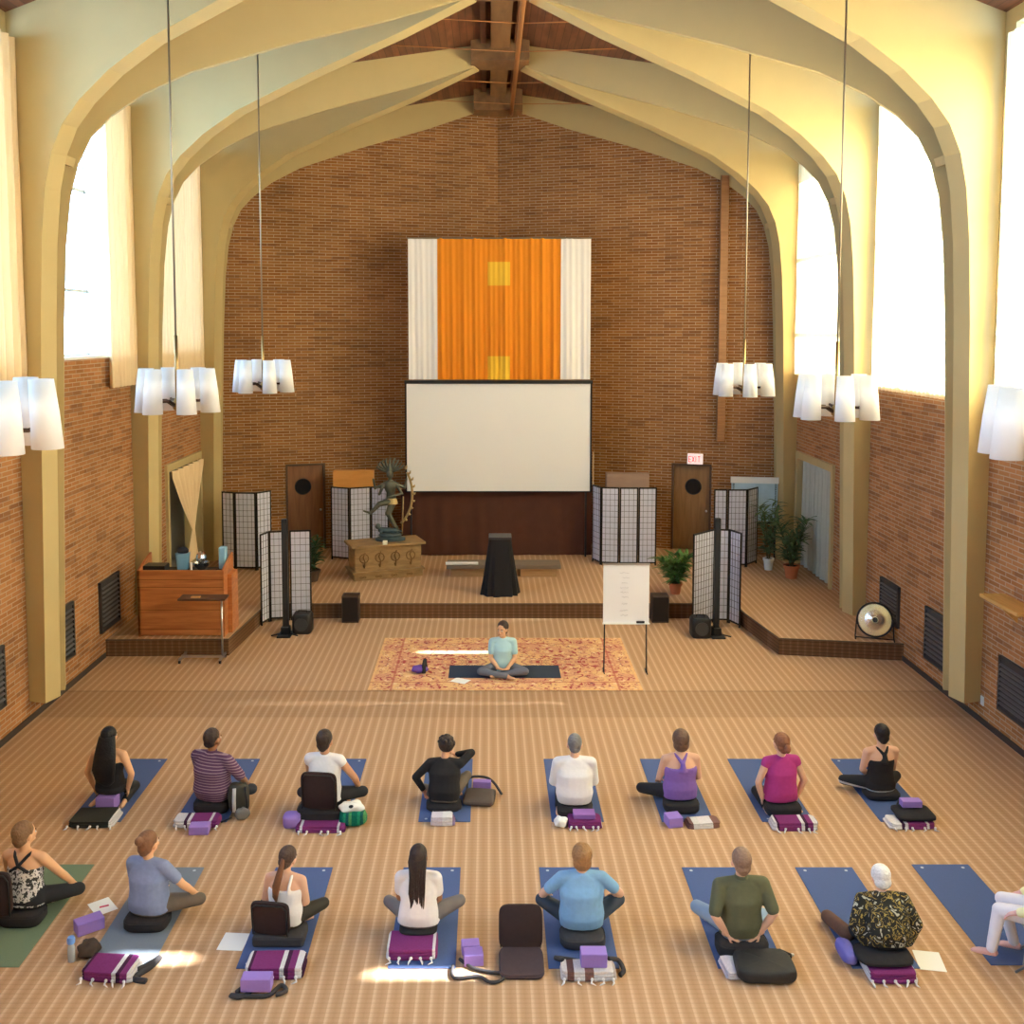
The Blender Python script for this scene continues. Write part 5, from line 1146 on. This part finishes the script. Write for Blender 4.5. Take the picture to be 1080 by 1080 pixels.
# backrest floor chairs
BRN = M_('brown_black_canvas', (.035, .020, .020), .9, .15, 20); BRN2 = M_('brown_canvas_pad', (.07, .045, .05), .9, .15, 20)
def floor_chair(x, y, z, rz, label, lean=.25, h=.46, w=.42, m=BRN, pad=True):
    """seat pad reaches towards +y of its own frame, back panel stands at the origin"""
    t = thing('floor_chair', label, 'floor chair', (x, y, z), rz)
    if pad: MB().loft([((0, .22, 0), w/2-.01, .22), ((0, .22, .02), w/2, .23), ((0, .22, .045), w/2-.01, .22)], n=36, e=6).build('seat_pad', BRN2 if m is BRN else m, t, smooth='auto')
    b = MB(); rs = []
    for (q, yy) in ((.96, -.02), (1, -.012), (1, .012), (.96, .02)):
        ring = []
        for j in range(36):
            a = 2*pi*j/36; ring.append((w/2*q*math.copysign(abs(cos(a))**.35, cos(a)), yy+.012*cos(a)**2, h/2+h/2*q*math.copysign(abs(sin(a))**.35, sin(a))))
        rs.append(ring)
    b.rings(rs); R_ = Matrix.Rotation(lean, 3, 'X'); b.v = [tuple(R_ @ Vector(v) + Vector((0, 0, .02))) for v in b.v]
    b.build('back_panel', m, t, smooth='auto')
    f = MB(); f.tube([tuple(R_ @ Vector(p) + Vector((0, 0, .02))) for p in ((-w/2+.02, -.02, 0), (-w/2+.02, -.022, h*.8), (-w/2+.06, -.022, h-.03), (w/2-.06, -.022, h-.03), (w/2-.02, -.022, h*.8), (w/2-.02, -.02, 0))], .008, 6).build('back_frame', BLACK, t, smooth=True)
    return t
floor_chair(-2.28, 11.78, .17, radians(-6), 'dark floor chair behind the back row sitter in white', lean=.06, h=.46, w=.44, pad=False)
cushion(-2.26, 11.92, .008, 'wide black cushion under the back row sitter in white', w=.30, d=.2, h=.16)
floor_chair(-2.34, 9.34, .11, radians(-8), 'black floor chair behind the ponytailed woman', lean=.10, h=.34, w=.38, pad=False)
floor_chair(-5.12, 9.60, .14, 0, 'black floor chair behind the woman at the left edge', lean=.06, h=.46, w=.36, pad=False)
floor_chair(.06, 9.28, .002, radians(180), 'empty brown floor chair standing open between two mats in the front row', lean=.22, h=.40, w=.42)
tag(MB().b2(-2.52, -2.02, 9.30, 9.58, .008, .12).build('foam_cushion', CHAR, bevel=.03), 'dark cushion under the ponytailed woman', 'cushion')

# blankets, back row
blanket(-5.0, 11.86, .008, .56, .42, .07, 'black', 'black blanket with white band at the foot of the long haired woman', seed=1)
blanket(-3.74, 11.78, .008, .56, .26, .08, 'purple2', 'purple and white striped blanket behind the man in the polo', seed=2)
block(-3.66, 11.57, .001, radians(4), 'lavender block lying behind the man in the striped polo')
blanket(-2.24, 11.66, .001, .60, .24, .07, 'plain', 'purple blanket behind the floor chair in the back row', seed=3)
cushion(-2.60, 11.74, .001, 'small lavender round ball cushion left of the back row floor chair', w=.10, d=.10, h=.14, m=LAV, name='ball_cushion')
blanket(-.80, 11.80, .008, .30, .20, .10, 'pale', 'small pale lilac and plum folded blanket behind the black shirted person', fringe=False, seed=4)
cushion(-.36, 12.38, .008, 'flat grey brown cushion right of the person in the black shirt', w=.19, d=.19, h=.08, m=M_('grey_brown_cotton', (.11, .085, .075), .95, .1), rz=-.12, name='flat_cushion', e=9)
block(-.33, 12.68, .008, -.08, 'purple block behind the flat grey brown cushion', d=(.23, .10, .12))
blanket(.90, 11.76, .008, .42, .26, .08, 'plain', 'purple blanket behind the person in the white sweater', seed=5)
block(.90, 11.78, .092, 0, 'purple block on top of the purple blanket behind the white sweater', d=(.26, .16, .06), m=M_('deep_purple_foam', (.26, .12, .40), .8))
block(1.97, 11.76, .001, radians(12), 'lavender block left of the brown and white blanket in the back row', d=(.18, .18, .12))
blanket(2.32, 11.76, .001, .42, .22, .06, 'brown', 'brown and white blanket behind the woman in purple', rz=radians(6), fringe=False, seed=6)
blanket(3.40, 11.72, .001, .56, .26, .09, 'purple', 'purple blanket with white end behind the woman in magenta', seed=7)
blanket(4.80, 11.76, .008, .56, .28, .06, 'purple2', 'purple blanket under a black cushion at the right end of the back row', seed=8)
cushion(4.88, 11.84, .072, 'black flat cushion on the blanket at the right end of the back row', w=.22, d=.17, h=.07, e=7)
block(4.88, 11.92, .156, 0, 'lavender block on the black cushion at the right end of the back row', d=(.24, .12, .08))
# blankets, front row
blanket(-3.72, 8.94, .008, .50, .32, .09, 'purple', 'purple and white striped blanket at the near end of the slate grey mat', rz=radians(-6), seed=9)
block(-4.20, 9.62, .001, radians(38), 'lavender block on the carpet between the green and slate grey mats', d=(.26, .15, .12))
blanket(-2.22, 8.98, .008, .56, .32, .10, 'purple', 'purple blanket with a white stripe behind the ponytailed woman', seed=10)
block(-2.32, 8.66, .045, 0, 'lavender block on coiled dark straps, nearest the camera', d=(.27, .13, .12))
blanket(-.98, 9.28, .008, .50, .36, .10, 'plain', 'purple blanket under the woman with dreadlocks', seed=11)
block(-.42, 9.26, .001, radians(6), 'lavender block right of the dreadlocked woman, standing behind another', d=(.17, .12, .10))
block(-.39, 9.10, .001, radians(6), 'lavender block right of the dreadlocked woman, the nearer of two', d=(.18, .14, .11))
blanket(.67, 8.92, .008, .52, .24, .08, 'white', 'white and brown striped blanket behind the woman in sky blue', seed=12)
block(.72, 8.94, .092, 0, 'lavender block on the white and brown blanket', d=(.24, .14, .13))
blanket(3.44, 8.94, .008, .46, .34, .085, 'plain', 'purple folded blanket under the white haired person', seed=13)
blanket(2.02, 8.98, .008, .22, .30, .06, 'pale', 'pale lilac blanket peeking out under the black bag', rz=.1, fringe=False, seed=14)

def blob(c, r, n=18, seed=0, amp=.12, e=2.6, m=10):
    R = random.Random(seed); ph = [R.uniform(0, 6.28) for _ in range(6)]; mb = MB(); rs = []
    for i in range(m+1):
        a = -pi/2+pi*i/m; ca = max(.03, abs(cos(a))**(2/e)); sa = math.copysign(abs(sin(a))**(2/e), sin(a))
        ring = []
        for j in range(n):
            b = 2*pi*j/n; k = 1+amp*(.5*sin(3*b+ph[0]+2*a)+.5*sin(5*b+ph[1]-3*a)+.3*sin(4*a+ph[2]))*(1 if i else .4)
            ring.append((c[0]+r[0]*ca*k*math.copysign(abs(cos(b))**(2/e), cos(b)), c[1]+r[1]*ca*k*math.copysign(abs(sin(b))**(2/e), sin(b)), max(c[2]-r[2], c[2]+r[2]*sa*(1 if sa < 0 else k))))
        rs.append(ring)
    return mb.rings(rs)
# bags
t = thing('tote_bag', 'large black bag behind the man in the olive tee', 'bag', (2.29, 8.94, .008), -.05)
blob((0, 0, .065), (.27, .20, .065), 32, 3, .05, 5.5).build('bag_body', M_('black_nylon', (.022, .022, .024), .6, .2, 12, bump=.4), t, smooth=True, sub=1)
MB().tube([(.10, .17, .10), (.20, .24, .07), (.30, .20, .05), (.27, .10, .09)], .012, 7).build('bag_strap', BLACK, t, smooth=True)
MB().ell((.31, .20, .05), (.02, .015, .015)).build('strap_buckle', STEEL, t, smooth=True)
t = thing('backpack', 'black and grey backpack leaning beside the man in the striped polo', 'backpack', (-3.30, 12.02, .001), radians(18))
q = blob((0, 0, .17), (.13, .10, .18), 24, 5, .06, 3.4); RR = Matrix.Rotation(radians(-16), 3, 'X'); q.v = [tuple(RR @ Vector(v)+Vector((0, 0, .03))) for v in q.v]; q.v = [(a, b, max(0, c)) for a, b, c in q.v]
q.build('pack_body', M_('dark_olive_nylon', (.05, .045, .035), .6, .3, 12), t, smooth=True, sub=1)
MB().tube([(-.06, -.06, .36), (-.07, -.12, .24), (-.07, -.13, .10)], .022, 8).build('silver_strip', M_('silver_fabric', (.45, .47, .52), .4, .2), t, smooth=True)
MB().tube([(.07, -.06, .36), (.08, -.13, .24), (.08, -.13, .08)], .016, 8).build('shoulder_strap', BLACK, t, smooth=True)
blob((.02, -.14, .07), (.09, .05, .07), 16, 8, .15).build('front_pocket', M_('grey_mesh', (.18, .17, .16), .8), t, smooth=True)
MB().tube([(-.10, -.10, .02), (-.22, -.16, .012), (-.30, -.10, .012), (-.34, -.16, .012)], .010, 6).build('loose_strap', BLACK, t, smooth=True)
t = thing('drawstring_bag', 'emerald green patterned bag with a white cloth on top, back row', 'bag', (-1.88, 11.78, .001))
gm_ = ramp_mat('emerald_print', [(0, (.0, .19, .13)), (.4, (.02, .36, .20)), (.6, (.01, .14, .14)), (.8, (.12, .42, .16))], 'X', 1/.17, noise=.25)
blob((0, 0, .09), (.17, .13, .09), 22, 7, .10, 3).build('bag_body', gm_, t, smooth=True, sub=1)
blob((-.01, .03, .20), (.16, .11, .05), 20, 12, .25, 2.2).build('white_cloth', M_('white_terry', (.80, .80, .78), .95), t, smooth=True, sub=1)
MB().ell((-.01, -.05, .235), (.03, .02, .02)).build('dark_toggle', BLACK, t, smooth=True)
tag(blob((.62, 11.72, .055), (.085, .08, .055), 18, 15, .25, 2.2).build('white_bundle', M_('white_terry', (.80, .80, .78), .95), smooth=True, sub=1), 'crumpled white bundle left of the purple blanket behind the white sweater', 'cloth')
t = thing('belt_bag', 'small dark bag beside the water bottle, left front', 'bag', (-4.05, 9.22, .001))
blob((0, 0, .06), (.10, .10, .06), 18, 21, .2).build('bag_body', M_('dark_brown_mesh', (.06, .04, .03), .8, .4), t, smooth=True)
b = thing('water_bottle', 'clear water bottle with a blue cap on the carpet at the left front', 'bottle', (-4.17, 9.12, .001))
MB().lathe([(.01, 0), (.032, 0), (.034, .02), (.034, .13), (.030, .15), (.018, .175), (.018, .18), (.01, .18)], n=20).build('bottle_body', M_('bottle_plastic', (.40, .42, .45), .15), b, smooth='auto')
MB().lathe([(.01, .178), (.036, .178), (.038, .215), (.03, .235), (.01, .235)], n=18).build('bottle_cap', M_('blue_cap', (.16, .33, .75), .35), b, smooth='auto')
# straps
def strap(pts, label, m=M_('dark_webbing', (.05, .045, .05), .9), r=.016):
    P = [Vector(p) for p in pts]; Q = []
    for i in range(len(P)-1):
        for k in range(5):
            u = k/5; p0, p1, p2, p3 = P[max(i-1, 0)], P[i], P[i+1], P[min(i+2, len(P)-1)]
            Q.append(.5*((2*p1)+(p2-p0)*u+(2*p0-5*p1+4*p2-p3)*u*u+(3*p1-p0-3*p2+p3)*u**3))
    return tag(MB().tube(Q+[P[-1]], r, 7).build('yoga_strap', m, smooth=True), label, 'yoga strap', 'dark yoga straps')
strap([(-2.50, 8.64, .02), (-2.44, 8.72, .02), (-2.38, 8.64, .02), (-2.46, 8.57, .02), (-2.54, 8.60, .02), (-2.34, 8.58, .022), (-2.2, 8.60, .022), (-2.12, 8.72, .03), (-2.06, 8.66, .02), (-2.14, 8.60, .02)], 'dark strap coiled under the nearest lavender block', r=.02)
strap([(-.52, 9.12, .02), (-.40, 8.99, .02), (-.25, 8.93, .02), (-.10, 8.90, .02), (-.14, 8.80, .02), (-.24, 8.78, .02), (-.34, 8.86, .02), (-.56, 8.84, .02), (-.58, 9.02, .02)], 'dark strap looped on the carpet right of the dreadlocked woman')
strap([(.44, 8.98, .10), (.38, 9.06, .07), (.50, 9.10, .03), (.62, 9.08, .02)], 'dark strap left of the block on the white and brown blanket', r=.022)
strap([(.86, 9.0, .10), (.96, 9.04, .06), (1.0, 8.94, .03), (.96, 8.88, .02)], 'dark strap right of the block on the white and brown blanket', r=.022)
strap([(-3.48, 8.92, .04), (-3.38, 9.02, .05), (-3.33, 9.10, .05), (-3.38, 9.0, .03), (-3.48, 8.84, .02), (-3.36, 8.80, .015)], 'bundled dark strap right of the striped blanket on the slate mat', r=.028)
strap([(-.52, 12.62, .02), (-.50, 12.72, .14), (-.30, 12.74, .145), (-.18, 12.68, .10), (-.08, 12.52, .02)], 'dark strap draped over the purple block in the back row')
strap([(4.62, 11.72, .02), (4.72, 11.95, .10), (4.80, 12.02, .19), (4.96, 12.02, .19), (5.04, 11.9, .12)], 'dark strap around the block at the right end of the back row', r=.012)
# papers
def paper(x, y, rz, label, w=.216, h=.28, z=.001):
    o = MB().b2(-w/2, w/2, -h/2, h/2, 0, .0025).build('paper_sheet', PAPER); o.location = (x, y, z); o.rotation_euler = (0, 0, rz); return tag(o, label, 'paper', 'handout sheets')
paper(-4.22, 10.02, radians(40), 'white handout sheet with a pink pen left of the slate grey mat')
tag(MB().cyl((-4.24, 9.99, .012), (-4.16, 10.03, .012), .008, n=8).build('pink_pen', M_('pink_plastic', (.6, .08, .16), .4), smooth='auto'), 'pink pen lying on the white handout sheet', 'pen')
paper(-2.72, 9.42, radians(-4), 'white handout sheet left of the ponytailed woman', w=.25, h=.28)
paper(3.90, 9.12, radians(-10), 'white handout sheet right of the white haired person', w=.24, h=.3)
paper(-.72, 16.72, radians(60), 'white sheet in front of the instructor on the rug', z=.016)
paper(-4.72, 10.24, radians(-50), 'white sheet by the right knee of the woman at the left edge', z=.012, w=.2)
paper(-1.02, 13.38, radians(10), 'small white paper at the far end of the black shirted person mat', w=.09, h=.12, z=.009)
# brown shoes and blue bundle beside the white haired person
tag(MB().cap((3.14, 9.72, .075), (3.24, 9.44, .075), .065, .07).build('brown_roll', M_('brown_fleece', (.14, .075, .055), .9, .3), smooth=True), 'brown rolled bundle left of the white haired person', 'bundle')
tag(blob((3.13, 9.16, .075), (.075, .17, .065), 18, 31, .06, 3).build('blue_bundle', M_('violet_blue_cloth', (.16, .15, .50), .85), smooth=True, sub=1), 'violet blue bundle left of the white haired person', 'cloth')
# instructor's props
t = thing('prop_pile', 'small pile of purple cloth and black strap on the rug beside the instructor', 'cloth', (-1.38, 17.15, .014))
blob((-.06, 0, .06), (.13, .10, .06), 18, 41, .2).build('purple_cloth', M_('violet_cloth', (.16, .08, .38), .9), t, smooth=True)
MB().tube([(.02, -.10, .02), (.02, -.04, .14), (.03, .04, .20), (.04, .1, .05)], .035, 8).build('black_strap_roll', BLK, t, smooth=True)
# folding chair at the right edge
t = thing('folding_chair', 'grey metal folding chair at the right edge of the picture', 'chair', (4.95, 8.98, 0), radians(58))
CH = M_('grey_metal_paint', (.32, .33, .36), .35, metal=.6)
MB().loft([((0, .03, .415), .19, .19), ((0, .03, .43), .2, .2), ((0, .03, .44), .19, .19)], e=5, n=32).build('seat', CH, t, smooth='auto')
q = MB(); q.b2(-.19, .19, -.235, -.215, .62, .84); q.build('backrest', CH, t, bevel=.01)
for k in (-1, 1):
    MB().tube([(k*.21, -.225, .84), (k*.21, -.17, .44), (k*.21, .26, .01)], .012, 8).build('chair_leg', CH, t, smooth=True)
    MB().tube([(k*.18, .12, .40), (k*.18, -.24, .01)], .012, 8).build('chair_leg', CH, t, smooth=True)
MB().cyl((-.21, .2, .1), (.21, .2, .1), .008, n=8).build('cross_bar', CH, t); MB().cyl((-.18, -.19, .08), (.18, -.19, .08), .008, n=8).build('cross_bar', CH, t)
cushion(4.98, 9.10, .001, 'dark cushion under the folding chair' , w=.16, d=.12, h=.16)
